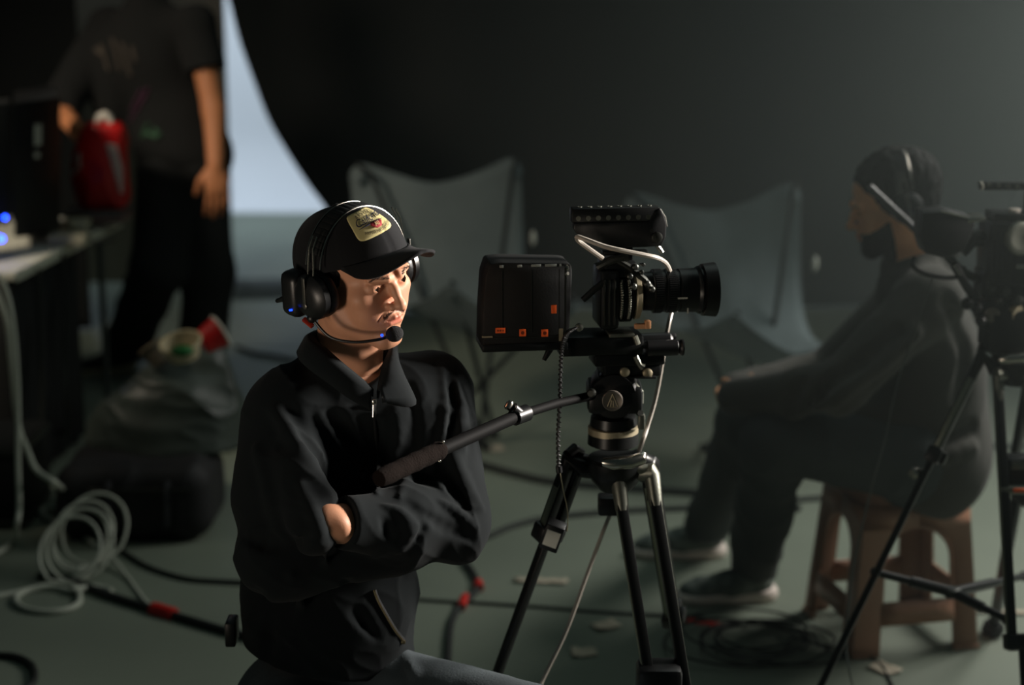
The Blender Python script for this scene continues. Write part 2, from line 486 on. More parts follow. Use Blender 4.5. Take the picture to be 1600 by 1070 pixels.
nt.links.new(vs_.outputs['Volume'], nt.nodes['Material Output'].inputs['Volume'])
mb = MB(); mb.box((-.9, 3.36, .02), (5.5, 8.45, 4.6)); hzo = mb.build('haze', hz, None, smooth=False); tag(hzo, 'thin haze in the air over the back right of the studio', 'haze', kind='stuff')
# ================================================================ people
m_skin = mat('skin', (206, 150, 118), .52, attr='tint', noise=.12, nscale=40, rgb2=(170, 105, 80), bump=.12, bscale=500, sss=.08, spec=.45)
m_skin2 = mat('skin_deep', (236, 170, 122), .58, attr='tint', bump=.1, bscale=400)
m_skin3 = mat('skin_tan', (196, 128, 86), .58, attr='tint', bump=.1, bscale=400)
m_hair = mat('black_hair', (12, 11, 10), .8, spec=.2, bump=.8, bscale=260)
m_eyew = mat('eye_white', (128, 118, 110), .25)
m_iris = mat('dark_iris', (26, 16, 10), .12)
m_jack = mat('black_cotton_twill', (18, 24, 26), .9, weave=.03, bscale=420, noise=.25, nscale=9, rgb2=(13, 17, 19), sheen=.03, spec=.16)
m_knit = mat('charcoal_sweatshirt', (64, 62, 55), .95, bump=.5, bscale=260, sheen=.1, noise=.2, nscale=5)
m_trou = mat('washed_black_denim', (88, 98, 102), .9, noise=.45, nscale=14, bump=.35, bscale=220, rgb2=(50, 56, 60))
m_steel = mat('polished_steel', (190, 186, 176), .22, 1.0)
m_brass = mat('antique_zip_metal', (176, 158, 120), .3, 1.0)

def head_sdf():
    s = SDF()
    s.ell((0, -.020, .040), (.075, .096, .074), k=.02)                 # cranium
    s.ell((0, .034, .040), (.059, .052, .046), k=.03)                  # forehead
    s.ell((0, .034, -.028), (.058, .056, .070), k=.025)                # mid face
    s.ell((0, .030, -.070), (.047, .050, .040), k=.025)                # jaw mass
    for q in (-1, 1):
        s.cap((q*.055, -.008, -.045), (q*.048, .010, -.080), .016, .014, .025)   # jaw angle
        s.cap((q*.048, .010, -.080), (q*.014, .072, -.112), .014, .014, .022)    # mandible
        s.ell((q*.044, .060, -.022), (.022, .020, .018), k=.022)       # cheekbone
        s.ell((q*.032, .062, -.052), (.020, .020, .022), k=.02)        # cheek
    s.ell((0, .080, -.105), (.019, .015, .014), k=.018)                # chin
    s.ell((0, .073, -.066), (.030, .024, .026), k=.018)                # muzzle
    for q in (-1, 1):
        s.ell((q*.031, .108, .000), (.017, .020, .0125), k=.016, op='s')   # eye socket
        s.cap((q*.014, .094, .016), (q*.044, .082, .019), .0085, .006, .012)   # brow ridge
        s.ell((q*.031, .0745, -.001), (.0150, .0140, .0138), k=.005)   # lids over the eyeball
        s.ell((q*.0312, .0925, -.0015), (.0112, .0072, .0023), k=.0018, op='s')   # lid opening
        s.cap((q*.018, .0885, .0075), (q*.044, .078, .005), .0022, .0018, .004)  # upper lid fold
    s.path([(0, .088, .010), (0, .0985, -.010), (0, .111, -.032)], [.0075, .0075, .0085], .010)   # nose bridge
    s.ell((0, .1115, -.0345), (.0100, .0095, .0088), k=.007)           # tip
    for q in (-1, 1):
        s.ell((q*.0125, .100, -.038), (.0068, .0095, .0072), k=.006)   # wing
        s.ell((q*.0065, .106, -.0445), (.0035, .0050, .0028), k=.003, op='s')   # nostril
        s.cap((q*.017, .098, -.041), (q*.030, .084, -.062), .0012, .0008, .007, op='s')   # smile fold
    for q in (-1, 1):
        s.cap((q*.020, .0885, -.0625), (q*.004, .0985, -.0595), .0035, .0046, .004)   # upper lip
    s.cap((-.012, .0935, -.0705), (.012, .0935, -.0705), .0050, .0050, .006)           # lower lip
    s.path([(-.021, .0905, -.0640), (-.010, .101, -.0650), (0, .1035, -.0645), (.010, .101, -.0650), (.021, .0905, -.0640)], .0010, .0020, op='s')
    s.cap((-.010, .098, -.0815), (.010, .098, -.0815), .0040, .0040, .008, op='s')   # under the lip
    s.cap((0, .1035, -.0465), (0, .1030, -.0540), .0020, .0022, .003, op='s')        # philtrum
    for q in (-1, 1):                                                  # ears
        R = Matrix.Rotation(q*.30, 3, 'Z') @ Matrix.Rotation(-.15, 3, 'X')
        s.ell((q*.079, -.012, -.004), (.0075, .018, .032), R=R, k=.006)
        s.ell((q*.086, -.008, .002), (.006, .010, .018), R=R, k=.004, op='s')
        s.ell((q*.076, -.001, -.030), (.006, .008, .009), k=.005)
    s.cap((0, -.022, -.055), (0, -.040, -.19), .056, .060, .030)       # neck
    s.cap((0, .020, -.105), (0, .004, -.17), .020, .016, .03)          # throat
    for q in (-1, 1): s.cap((q*.050, -.015, -.06), (q*.016, .018, -.175), .011, .010, .02)
    return s
HEAD = head_sdf()
def head_frame(org, a, pitch=0.0, roll=0.0):
    """columns: his right, his front, up. a = turn from facing the camera towards image right"""
    r = Vector((-math.cos(a), -math.sin(a), 0)); f = Vector((math.sin(a), -math.cos(a), 0)); u = Vector((0, 0, 1))
    M = Matrix((r, f, u)).transposed()
    M = M @ Matrix.Rotation(pitch, 3, 'X') @ Matrix.Rotation(roll, 3, 'Y')
    return Matrix.Translation(Vector(org)) @ M.to_4x4()
def xfn(M, V):
    M = np.array(M); return V @ M[:3, :3].T+M[:3, 3]
def person_body(name, pieces, m, parent, headM=None, hv=.0022):
    """one mesh: the head and neck finely sampled, the rest (world coordinates) coarser"""
    VV = []; QQ = []; TT = []; n = 0
    if headM is not None:
        V, Q = sdf_verts(HEAD, (-.105, -.135, -.20), (.105, .135, .14), hv)
        t = np.ones((len(V), 4))
        g = np.exp(-(((V[:, 0]/.021)**2)**1.5+(((V[:, 2]+.0655)/.0085)**2)**1.5+((V[:, 1]-.10)/.020)**2))
        t[:, 1] -= .42*g; t[:, 2] -= .38*g; t[:, 0] -= .05*g
        c = np.exp(-(((np.abs(V[:, 0])-.036)/.016)**2+((V[:, 2]+.033)/.018)**2+((V[:, 1]-.08)/.03)**2))
        t[:, 1] -= .10*c; t[:, 2] -= .06*c
        VV.append(xfn(headM, V)); QQ.append(Q); TT.append(t); n += len(V)
    for s, lo, hi, vx in pieces:
        V, Q = sdf_verts(s, lo, hi, vx); VV.append(V); QQ.append(Q+n); TT.append(np.ones((len(V), 4))); n += len(V)
    V = np.concatenate(VV); Q = np.concatenate(QQ); T = np.concatenate(TT)
    me = np_mesh(name, V, Q)
    ca = me.color_attributes.new('tint', 'FLOAT_COLOR', 'POINT')
    if len(me.vertices) == len(T): ca.data.foreach_set('color', T.astype(np.float32).ravel())
    return link_mesh(name, me, m, parent)
def eyes(headM, parent, look=(0, 0)):
    for q in (-1, 1):
        c = Vector((q*.0312, .0752, -.001)); mb = MB(headM); mb.sphere(c, .0128, 20)
        e = mb.build('eye', m_eyew, parent)
        mb = MB(headM); d = Vector((look[0], 1, look[1])).normalized()
        mb.lathe(c, d, [(.0100, .0082), (.0120, .0066), (.0130, .003), (.0132, .0001)], 20); mb.build('iris', m_iris, e)
def bbox(pts, pad):
    P = np.array([tuple(p) for p in pts]); return P.min(0)-pad, P.max(0)+pad
def hair_strands(name, spots, m, parent, M, length=.006, r=.00045, seed=1, surf=None):
    """spots: list of (pos, dir) in head coordinates"""
    rr = random.Random(seed); mb = MB(M)
    for p, d in spots:
        p = Vector(p); d = Vector(d).normalized()
        L = length*rr.uniform(.7, 1.2); j = Vector((rr.gauss(0, .07), rr.gauss(0, .05), rr.gauss(0, .07)))
        q = p+(d+j)*L*.5; e = q+(d+j*1.5-Vector((0, .35, .15)))*L*.5
        mb.tube([p, q, e], [r, r*.8, r*.2], 4, caps=False)
    return mb.build(name, m, parent)
def project_head(a, c):
    """surface point of the head on the front side at local a (right) and c (up)"""
    y = .135
    P = np.array([[a, y, c]])
    for _ in range(60):
        v = float(HEAD(P)[0]); P[0, 1] -= v*.8
        if abs(v) < .0003: break
    return Vector(P[0])
def hand(s, wrist, palm_dir, palm_nrm, thumb_side, curl=.35, size=1.0, spread=.10, curls=None):
    """adds palm, four fingers and a thumb to sdf s. palm_nrm: direction the palm faces"""
    d = Vector(palm_dir).normalized(); n = Vector(palm_nrm); n = (n-d*n.dot(d)).normalized(); t = d.cross(n)
    if t.dot(Vector(thumb_side)) < 0: t = -t
    w = Vector(wrist); z = size
    pc = w+d*.050*z
    s.cap(w-d*.02*z, w+d*.02*z, .024*z, .026*z, .012, flat=(n, .72))
    R = Matrix((t, d, n)).transposed()
    s.ell(pc, (.041*z, .050*z, .0165*z), R=R, k=.012)
    s.ell(w+d*.030*z+t*.020*z+n*.008*z, (.018*z, .026*z, .015*z), R=R, k=.01)
    lens = (.044, .049, .046, .036); off = (.029, .0095, -.0100, -.0285)
    for i in range(4):
        L = lens[i]*z; c = curl if curls is None else curls[i]
        b = w+d*(.088-(abs(i-1.2))*.004)*z+t*off[i]*z; dd = (d+t*(1.2-i)*spread*.6).normalized()
        p0 = b-dd*.018*z; ang = 0; pts = [p0, b]
        for k, f in enumerate((.95, .62, .50)):
            ang += c*(1.0 if k == 0 else 1.15); q = dd*math.cos(ang)+n*math.sin(ang); pts.append(pts[-1]+q*L*f)
        r = (.0090, .0092, .0082, .0076, .0064); r = [x*z*(1 if i != 3 else .86) for x in r]
        s.path(pts, r, .005, kk=.003)
    b = w+d*.022*z+t*.026*z+n*.006*z; td = (d*.75+t*.75+n*.35).normalized(); t2 = (d*.95+t*.25+n*.45).normalized()
    s.path([b, b+td*.036*z, b+td*.036*z+t2*.030*z, b+td*.036*z+t2*.030*z+(t2+n*.3).normalized()*.022*z], [.0135*z, .0105*z, .0095*z, .0078*z], .010, kk=.004)
    return s

def headset(name, M, label, cup_side=1, band_r=(.104, .132), boom=None, mic=None, led=None, muff_m=None, big=1.0, wires=True, boomr=.0028, y0=-.012, cz=0.0):
    """intercom headset in head coordinates: band > over the skull, two ear cups, boom with foam mic"""
    t = thing(name, label, 'headset', M.translation)
    bx, bz = band_r
    arc = [Vector((bx*math.cos(a), y0-.012*math.sin(a), .012+bz*math.sin(a))) for a in [math.pi*i/28 for i in range(29)]]
    mb = MB(M)
    for k in range(4, 24):
        a, b = arc[k], arc[k+1]; d = (b-a).normalized(); nn = Vector((d.z, 0, -d.x)).normalized()
        mb.obox((a+b)/2, d, Vector((0, 1, 0)), d.cross(Vector((0, 1, 0))).normalized(), ((b-a).length*1.06, .030, .0065), .0018)
    band = mb.build('headband', m_black, t)
    mb = MB(M)
    for yy in (-.0185, .0185): mb.tube([p+Vector((0, yy, .002)) for p in arc[2:27]], .0012, 6)
    mb.build('band_edge', m_steel, band)
    for q in (1, -1):
        c = Vector((q*.099, y0, cz))
        mb = MB(M); mb.lathe(c-Vector((q*.018, 0, 0)), (q, 0, 0), [(h_, r_*big) for h_, r_ in ((0, .030), (.002, .037), (.010, .0385), (.017, .036), (.020, .030))], 28); 
        cush = mb.build('ear_cushion', mat('black_leatherette', (16, 16, 17), .42, bump=.3, bscale=120), t)
        mb = MB(M); mb.lathe(c, (q, 0, 0), [(h_, r_*big) for h_, r_ in ((0, .035), (.004, .038), (.014, .037), (.022, .030), (.026, .018), (.027, .001))], 28)
        cup = mb.build('ear_cup', m_blackpl, t)
        mb = MB(M)      # twin-wire yoke and slider arm
        if q == cup_side or wires:
            for yy in (-.007, .007):
                mb.tube([c+Vector((q*.010, yy, .040)), c+Vector((q*.008, yy, .060)), Vector((q*(bx+.001), y0+yy*.7, .075)), Vector((q*(bx-.010), y0+yy*.7, .095))], .0013, 6)
            yk = mb.build('slider_wires', m_steel, cup)
        mb = MB(M); mb.obox(c+Vector((q*.0275, 0, .012)), Vector((q, 0, 0)), Vector((0, 1, 0)), Vector((0, 0, 1)), (.003, .008, .058), .001)
        mb.lathe(c+Vector((q*.026, 0, -.012)), (q, 0, 0), [(0, .006), (.003, .006), (.004, .004)], 14)
        mb.build('yoke_arm', mat('satin_grey_metal', (120, 118, 112), .35, .9), cup)
    q = cup_side; c = Vector((q*.099, y0, cz))
    if boom:
        mb = MB(M); mb.tube(spline(boom, 8), boomr, 10); bo = mb.build('microphone_boom', m_blackpl, t)
        mb = MB(M); mb.sphere(boom[0], .0095, 14, (1, 1, 1)); mb.build('boom_hinge', m_blackpl, t)
        if mic:
            mp = Vector(mic); mb = MB(M); mb.sphere(mp, .0150, 24, (1.1, 1.0, .95)); fm = mb.build('foam_windscreen', mat('black_foam', (17, 17, 18), 1.0, bump=1.0, bscale=500), t)
            mb = MB(M); e = Vector(boom[-1]); 
            mb.tube([e.lerp(Vector(boom[-2]), .30), e.lerp(Vector(boom[-2]), .02)], .0036, 12); mb.build('boom_collar', mat('satin_grey_metal', (120, 118, 112), .35, .9), bo)
    return t, c

def beard(M, parent, m, vox=.004, thick=.0022):
    s = SDF(); s.add(lambda P: HEAD(P)-thick)
    s.inter(lambda P: P[:, 2]+.054-.35*np.clip(.085-P[:, 1], 0, .1), .004); s.inter(lambda P: -.140-P[:, 2], .004); s.inter(lambda P: -P[:, 1]-.0+.018, .004)
    s.sub(lambda P: np.linalg.norm((P-np.array([0, .100, -.0655]))/np.array([.022, .03, .0085]), axis=1)*.0085-.0085, .003)
    s.ops.append(('d', lambda P: .0016*vnoise(P, 300, 8), 0))
    V, Q = sdf_verts(s, (-.1, .0, -.15), (.1, .14, -.02), vox); return link_mesh('beard', np_mesh('beard', xfn(M, V), Q), m, parent)
# ---------------------------------------------------------------- the camera operator in the foreground
person = thing('person', 'young man in black cap and zipped black jacket, arms crossed, looking right, in front', 'person', (W(520, 900, 3.15).x, 3.15, 0))
HO = W(558, 424, 3.06)
HM = head_frame(HO, math.radians(47), math.radians(-7), math.radians(9)) @ Matrix.Scale(.97, 4)
sR = W(446, 645, 3.08); sL = W(676, 618, 3.17); eR = W(437, 872, 2.965); eL = W(706, 820, 3.04)
nb = W(540, 590, 3.13); wL = W(546, 818, 2.905); hL = W(484, 800, 3.03); wR = W(640, 850, 2.99)
ch = W(553, 715, 3.14); be = W(514, 930, 3.17); hp = W(512, 1075, 3.19)
hipL = W(590, 1085, 3.16); hipR = W(450, 1110, 3.16); knL = W(890, 1150, 2.86); knR = W(520, 1270, 2.68)
ftL = Vector((knL.x+.02, knL.y+.02, .08)); ftR = Vector((knR.x-.03, knR.y+.02, .08))

b = SDF()
b.ell(ch, (.150, .090, .18)).ell(be, (.135, .095, .17), k=.05).ell(hp, (.15, .10, .11), k=.05)
b.cap(sR+Vector((.02, 0, 0)), sL-Vector((.02, 0, 0)), .052, None, .04)
b.cap(nb-Vector((0, 0, .03)), nb+Vector((.002, -.01, .06)), .060, .056, .04)
b.cap(sR, eR, .044, .038, .03).cap(eR, wR, .038, .027, .02)
b.cap(sL, eL, .044, .038, .03).cap(eL, wL, .038, .027, .02)
b.cap(hipL, knL, .066, .048, .05).cap(hipR, knR, .066, .048, .05).cap(knL, ftL, .046, .032, .03).cap(knR, ftR, .046, .032, .03)
lo, hi = bbox([ch, be, hp, sR, sL, eR, eL, nb, knL, knR, ftL, ftR, wL], .14)
arm = SDF(); arm.cap(wL.lerp(eL, .3), wL, .030, .0265, .02)
arm.cap(wL-(wL-eL)*.1, wL+(wL-eL)*.2, .033, .034, .02)
hand(arm, wL+(wL-eL)*.14, hL-wL, (.1, 1, .1), (0, 0, -1), curl=.12, size=.95)
alo, ahi = bbox([wL, hL], .13)
body = person_body('body', [(b, lo, hi, .008), (arm, alo, ahi, .0028)], m_skin, person, HM, .0016)
eyes(HM, body, look=(-.5, -.05))
# brows, moustache, sparse beard
rr = random.Random(4); sp = []
for q in (-1, 1):
    for i in range(130):
        t = rr.random(); a = q*(.014+.033*t); c = .0185+.006*math.sin(t*2.4)-.004*t+rr.gauss(0, .0013)*(1.2-t*.7)
        sp.append((project_head(a, c), (q*1.0, .05, .30-.55*t)))
hair_strands('eyebrow_hair', sp, mat('dark_brown_brow_hair', (44, 32, 26), .9, spec=.1), person, HM, .0045, .00024, 3)
sp = []
for i in range(300):
    t = rr.uniform(-1, 1); a = t*.023; c = -.0495-.0075*abs(t)**1.6+rr.gauss(0, .0016)
    if abs(t) < .07: continue
    sp.append((project_head(a, c), (t*.9, .12, -.8)))
for i in range(12):
    t = rr.uniform(-1, 1); sp.append((project_head(t*.007, -.083-.012*rr.random()), (t*.2, .3, -1)))
hair_strands('moustache', sp, MATS['dark_brown_brow_hair'], person, HM, .0042, .00022, 5)
# hair below the cap
hs = SDF(); hs.ell((0, -.024, .040), (.081, .101, .085), k=.02); hs.ell((0, -.060, -.025), (.066, .050, .055), k=.03)
for q in (-1, 1): hs.cap((q*.072, .018, .02), (q*.069, .012, -.020), .008, .004, .008)
hs.sub(lambda P: .040-P[:, 1], .006)
hs.inter(lambda P: P[:, 2]-.030-.30*P[:, 1], .006)
hs.ops.append(('d', lambda P: .0014*vnoise(P, 320, 3), 0))
V, Q = sdf_verts(hs, (-.1, -.14, -.09), (.1, .06, .14), .0032)
link_mesh('hair', np_mesh('hair', xfn(HM, V), Q), m_hair, person)

# ---- cap
m_cap = mat('black_washed_cotton', (19, 20, 22), .92, weave=.15, bscale=500, sheen=.04, spec=.2, bump=.0)
CT = math.radians(19)
CM = HM @ Matrix.Translation((0, -.014, .018)) @ Matrix.Rotation(CT, 4, 'X')
def cap_pt(th, ph, lift=0):
    """th around (0 = front), ph 0 rim .. 90 top (radians)"""
    f = math.cos(th); ra = .091; rb = .122 if f > 0 else .120
    cz = math.sin(ph); cr = max(math.cos(ph), 0)**(.74+.20*max(f, 0))
    h = .101
    seam = -.0011*max(0, 1-abs(((th/(math.pi/3)) % 1)-.5)*-1) if False else 0
    k = abs(((th/(math.pi/3)+.5) % 1)-.5); seam = -.0016*math.exp(-(k/.03)**2)*min(1, cr*3)
    wob = .0012*math.sin(5*th+3*ph)
    r = cr+(seam+wob+lift)/.1
    return Vector((-math.sin(th)*ra*r, f*rb*r, h*cz+lift*cz))
mb = MB(CM); nt_, np_ = 96, 30
mb.grid([[cap_pt(2*math.pi*i/nt_, math.pi/2*j/np_) for j in range(np_+1)] for i in range(nt_)], closed_u=True)
capo = mb.build('cap', m_cap, person, solid=.003, offset=-1, angle=180)
mb = MB(CM); mb.lathe((0, 0, .0995), (0, 0, 1), [(0, .0075), (.003, .007), (.005, .004), (.0055, .0005)], 16); mb.build('cap_button', m_cap, capo)
rows = []
for i in range(41):
    th = math.radians(-56+112*i/40); row = []
    base = cap_pt(th, .02); s_ = th/math.radians(56)
    for j in range(15):
        t = j/14; L = .078*math.sqrt(max(0, 1-abs(s_)**1.9))
        p = base+Vector((0, 1, 0))*(L*t)+Vector((-math.sin(th)*.004*t, 0, 0))
        arch = -.036*(abs(p.x)/.07)**2*(t*L/.078)**.8-.004*t*t
        p.z += arch+.004*math.sin(t*3.1)*0+.001; row.append(p)
    rows.append(row)
mb = MB(CM); mb.grid(rows); brim = mb.build('cap_brim', m_cap, capo, solid=.0050, offset=0, angle=180)
mb = MB(CM)
for f_ in (.25, .45, .65, .85): mb.tube([r_[int(14*f_)]+Vector((0, 0, .0021)) for r_ in rows[3:38]], .0006, 4)
mb.build('brim_stitching', m_cap, brim)
# patch on the front panels, centred a little to his right of the middle seam
m_patch = mat('cream_canvas_patch', (214, 200, 140), .85, weave=.3, bscale=900, noise=.2, nscale=60)
PH0 = math.radians(41); PTH = math.radians(-9)
PS = 1.0; PC, PN = math.cos(math.radians(7)), math.sin(math.radians(7))
def patch_pt(x, y, z=0):
    """x to his left (reads left to right from the front), y up the crown"""
    x *= PS; y *= PS; x, y = x*PC-y*PN, y*PC+x*PN; th = PTH+x/.098; ph = PH0+y/.093
    return CM @ cap_pt(th, ph, .0016+z)
PW, PHH = .045, .0275
rows = []
for i in range(29):
    row = []
    for j in range(19):
        u = -1+2*i/28; v = -1+2*j/18; e = (abs(u)**7+abs(v)**7)**(1/7); s_ = max(abs(u), abs(v))/e if e > 0 else 1
        row.append(patch_pt(u*s_*PW, v*s_*PHH, 0.0))
    rows.append(row)
mb = MB(); mb.grid(rows); patch = mb.build('cap_patch', m_patch, capo, solid=.0012, offset=1, angle=180, label='cream patch with navy and red lettering')
m_navy = mat('navy_print', (34, 38, 62), .8); m_redp = mat('dark_red_print', (150, 28, 36), .8); m_gryp = mat('grey_print', (96, 88, 70), .8)
LF = .0030; PS = 1.22
def arcw(R_, cy, z0=LF):
    return lambda x, y, z: patch_pt((R_+y)*math.sin(x/R_), cy+(R_+y)*math.cos(x/R_)-R_, z0+z*.3)
text_mesh('patch_lettering', 'ARVERTI', .0105, m_gryp, arcw(.07, .0145), patch, spacing=1.15)
text_mesh('patch_lettering', 'California', .0175, m_navy, lambda x, y, z: patch_pt(x, .0035+y+x*.06, LF+z*.3), patch, shear=.35, spacing=.92)
text_mesh('patch_lettering', 'AUSSENKUNSTLER', .0062, m_gryp, lambda x, y, z: patch_pt(x+.004, -.0185+y+x*x*6, LF+z*.3), patch, spacing=1.1)
mb = MB(); mb.grid([[patch_pt(-.028+.052*i/20, -.0062+.0018*math.sin(i/20*3.1)+(j-.5)*.0022*(math.sin(i/20*3.14)+.15), LF) for j in (0, 1)] for i in range(21)])
mb.build('patch_swash', m_navy, patch, solid=.0003)
mb = MB(); sh = [(-.011, .004), (.011, .004), (.0125, .001), (.006, -.0055), (-.006, -.0055), (-.0125, .001)]
mb.grid([[patch_pt(a_+.0055, b_-.0085, LF) for a_, b_ in ((x0, .0045), (x0*(1.12), .0005), (x0*.55, -.0055))] for x0 in [-.0115+.023*i/10 for i in range(11)]])
mb.build('patch_shield', m_redp, patch, solid=.0004)
text_mesh('patch_lettering', 'AU', .0085, m_patch, lambda x, y, z: patch_pt(x+.0055, -.0085+y, LF+.0007+z*.3), patch, spacing=.9)

# ---- headset
boom = [(.114, .004, -.052), (.104, .036, -.082), (.080, .072, -.090), (.050, .104, -.086), (.034, .112, -.083)]
hset, cupc = headset('headset', HM, 'black intercom headset with foam microphone, worn over the black cap', 1, (.103, .109), boom, (.022, .116, -.081), big=1.12, y0=.002, cz=-.014)
m_blue = mat('blue_indicator', (10, 40, 255), .4, emit=(20, 60, 255), estr=4)
mb = MB(HM); mb.sphere((.045, .1085, -.078), .0026, 12); mb.build('indicator_light', m_blue, hset)
mb = MB(HM)     # battery unit behind the near cup, with its aerial
mb.box((.080, -.072, -.064), (.124, -.026, .020), .014, seg=3); bu = mb.build('battery_unit', m_blackpl, hset)
mb = MB(HM); mb.tube([(.105, -.062, -.030), (.104, -.090, -.046), (.102, -.106, -.054)], [.006, .005, .004], 10); mb.build('aerial', m_blackpl, bu)
mb = MB(HM); mb.obox((.1250, -.040, -.046), Vector((1, 0, 0)), Vector((0, .95, .3)), Vector((0, -.3, .95)), (.003, .008, .0034), .001); mb.build('indicator_light', m_blue, hset)
mb = MB(HM); mb.obox((.112, -.010, -.066), Vector((.9, 0, -.4)), Vector((0, .95, -.3)), Vector((.4, .3, .9)), (.010, .026, .006), .002)
mb.build('accent_strip', mat('red_plastic_accent', (160, 45, 24), .4), hset)

# ---- jacket
def cut_plane(p, n):
    p = np.array(p); n = np.array(n, float); n /= np.linalg.norm(n); return lambda P: (P-p) @ n
j = SDF()
j.ell(ch, (.178, .118, .205)).ell(be, (.168, .138, .190), k=.07).ell(hp+Vector((0, 0, .03)), (.170, .140, .13), k=.06)
j.ell(W(640, 690, 3.13), (.070, .085, .13), k=.05)
j.cap(sR+Vector((.01, 0, .01)), sL, .058, .060, .05)
j.cap(nb+Vector((0, .02, -.04)), nb+Vector((.0, .005, .012)), .080, .068, .05)
j.cap(sR, eR, .074, .074, .045); j.cap(sR+Vector((-.01, 0, -.05)), sR.lerp(eR, .55)+Vector((-.014, 0, 0)), .070, .070, .05); j.cap(W(468, 735, 2.96), W(490, 832, 2.875), .040, .044, .045)
rfa = SDF(); rfa.cap(eR, wR, .074, .050, .03)
j.add(rfa, .022)
j.cap(sL, eL, .074, .068, .045)
lfa = SDF(); lfa.cap(eL, eL.lerp(wL, .5)+Vector((0, 0, .004)), .070, .062, .03).cap(eL.lerp(wL, .5)+Vector((0, 0, .004)), wL+(wL-eL)*.17, .062, .046, .03)
lfa.inter(cut_plane(wL+(wL-eL)*.07, wL-eL), .004)
j.add(lfa, .014)
jb = j
folds = []
def fold(sd, pix, r, k=.014, op='u', dep=.0, base=None):
    P = [hit(base or jb_base, x, y, 2.2, 3.6) for x, y in pix]; P = [p for p in P if p is not None]
    if len(P) < 2: return
    d = ray(600, 700).normalized(); P = [p+d*(dep if op == 'u' else -.45*r) for p in P]; m_ = len(P)
    P = spline(P, 3); rs = [r*(.35+.65*math.sin(math.pi*(i+.6)/(len(P)+.2))) for i in range(len(P))]
    folds.append((P, rs, k, op))
import copy
jb_base = SDF(); jb_base.ops = list(j.ops)
# ridges (u) and valleys (s) read off the photograph
fold(j, [(500, 650), (525, 690), (560, 740), (573, 765)], .010, .016, dep=.004)
fold(j, [(540, 640), (565, 690), (585, 745), (590, 770)], .009, .014, dep=.004)
fold(j, [(430, 640), (470, 700), (510, 770), (532, 830)], .014, .02, dep=.006)
fold(j, [(455, 640), (492, 700), (525, 760)], .008, .018, 's')
fold(j, [(690, 570), (697, 620), (692, 690), (672, 740)], .009, .014, dep=.003)
fold(j, [(712, 600), (722, 650), (716, 700), (690, 760)], .010, .016, dep=.004)
fold(j, [(705, 590), (708, 650), (702, 700)], .007, .012, 's')
fold(j, [(618, 640), (622, 690), (600, 740)], .008, .016, dep=.004)
fold(j, [(660, 700), (640, 740), (625, 775)], .008, .014, dep=.003)
fold(j, [(590, 660), (596, 710), (590, 745)], .006, .014, 's')
fold(j, [(640, 600), (650, 670), (640, 720)], .006, .014, 's')
fold(j, [(700, 700), (720, 745), (748, 790)], .012, .016, dep=.004)
fold(j, [(690, 720), (705, 760), (735, 800)], .008, .014, 's')
fold(j, [(600, 790), (625, 800), (640, 830), (622, 860)], .009, .012, dep=.003)
fold(j, [(640, 785), (662, 815), (650, 850)], .007, .012, 's')
fold(j, [(690, 785), (715, 800), (742, 825)], .009, .012, dep=.002)
fold(j, [(660, 800), (700, 825), (738, 845)], .006, .012, 's')
fold(j, [(600, 812), (610, 840)], .005, .010, 's')
fold(j, [(400, 700), (420, 770), (440, 840)], .009, .02, dep=.003)
fold(j, [(380, 840), (430, 850), (480, 842)], .008, .014, 's')
fold(j, [(470, 760), (500, 830), (510, 880)], .009, .014, dep=.003)
fold(j, [(455, 900), (470, 950), (455, 1000)], .010, .02, dep=.003)
fold(j, [(400, 930), (420, 980), (410, 1030)], .008, .02, 's')
fold(j, [(540, 910), (560, 960), (590, 1000)], .008, .016, 's')
fold(j, [(640, 900), (655, 940), (650, 985)], .010, .016, dep=.003)
for P, rs, k, op in folds:
    j.path(P, rs, k, op=op, kk=.004)
j.ops.append(('d', lambda P: .0020*vnoise(P*np.array([1, 1, .6]), 24, 5)-.0105*(.35-np.sqrt(np.abs(vnoise(P*np.array([1.0, 1.0, .55]), 15, 21))+.004))-.0045*(.3-np.sqrt(np.abs(vnoise(P, 34, 31))+.003)), 0))
# neck opening, cuff end and hem
no = SDF(); no.cap(W(553, 545, 3.10), W(553, 520, 3.10), .066, .066)
no.path([W(560, 575, 3.03), W(590, 600, 2.95)], [.050, .010], .02)
j.sub(no, .006)
hem_n = (-.16, -.05, -1.0)
j.inter(cut_plane(W(500, 1062, 3.05), hem_n), .008)
lo, hi = bbox([ch, be, hp, sR, sL, eR, eL, wL, wR, nb], .17)
jo = sdf_obj('jacket', j, lo, hi, .0038, m_jack, person)

# collar: leaf from the zip round the neck and back
def nk(px, py, Y): return W(px, py, Y)
top = [nk(583, 610, 2.985), nk(562, 592, 2.985), nk(535, 570, 3.0), nk(510, 548, 3.025), nk(492, 532, 3.06), nk(498, 520, 3.13), nk(540, 512, 3.19), nk(590, 520, 3.19), nk(615, 530, 3.14), nk(612, 545, 3.08), nk(600, 572, 3.02), nk(592, 612, 2.985)]
bot = [nk(578, 640, 2.975), nk(545, 622, 2.965), nk(510, 596, 2.98), nk(482, 575, 3.01), nk(468, 558, 3.06), nk(474, 545, 3.17), nk(535, 535, 3.24), nk(600, 538, 3.22), nk(616, 538, 3.16), nk(624, 580, 3.05), nk(648, 633, 2.990), nk(597, 630, 2.965)]
T = spline(top, 5); B = spline(bot, 5)
rows = []
for a_, b_ in zip(T, B):
    m_ = (a_+b_)/2+Vector((0, -.006, .012)); rows.append([a_+Vector((0, 0, -.012)), a_, a_.lerp(m_, .5)+Vector((0, -.002, .003)), m_, m_.lerp(b_, .55), b_])
mb = MB(); mb.grid(rows); mb.build('collar', m_jack, jo, solid=.004, offset=1, angle=180)
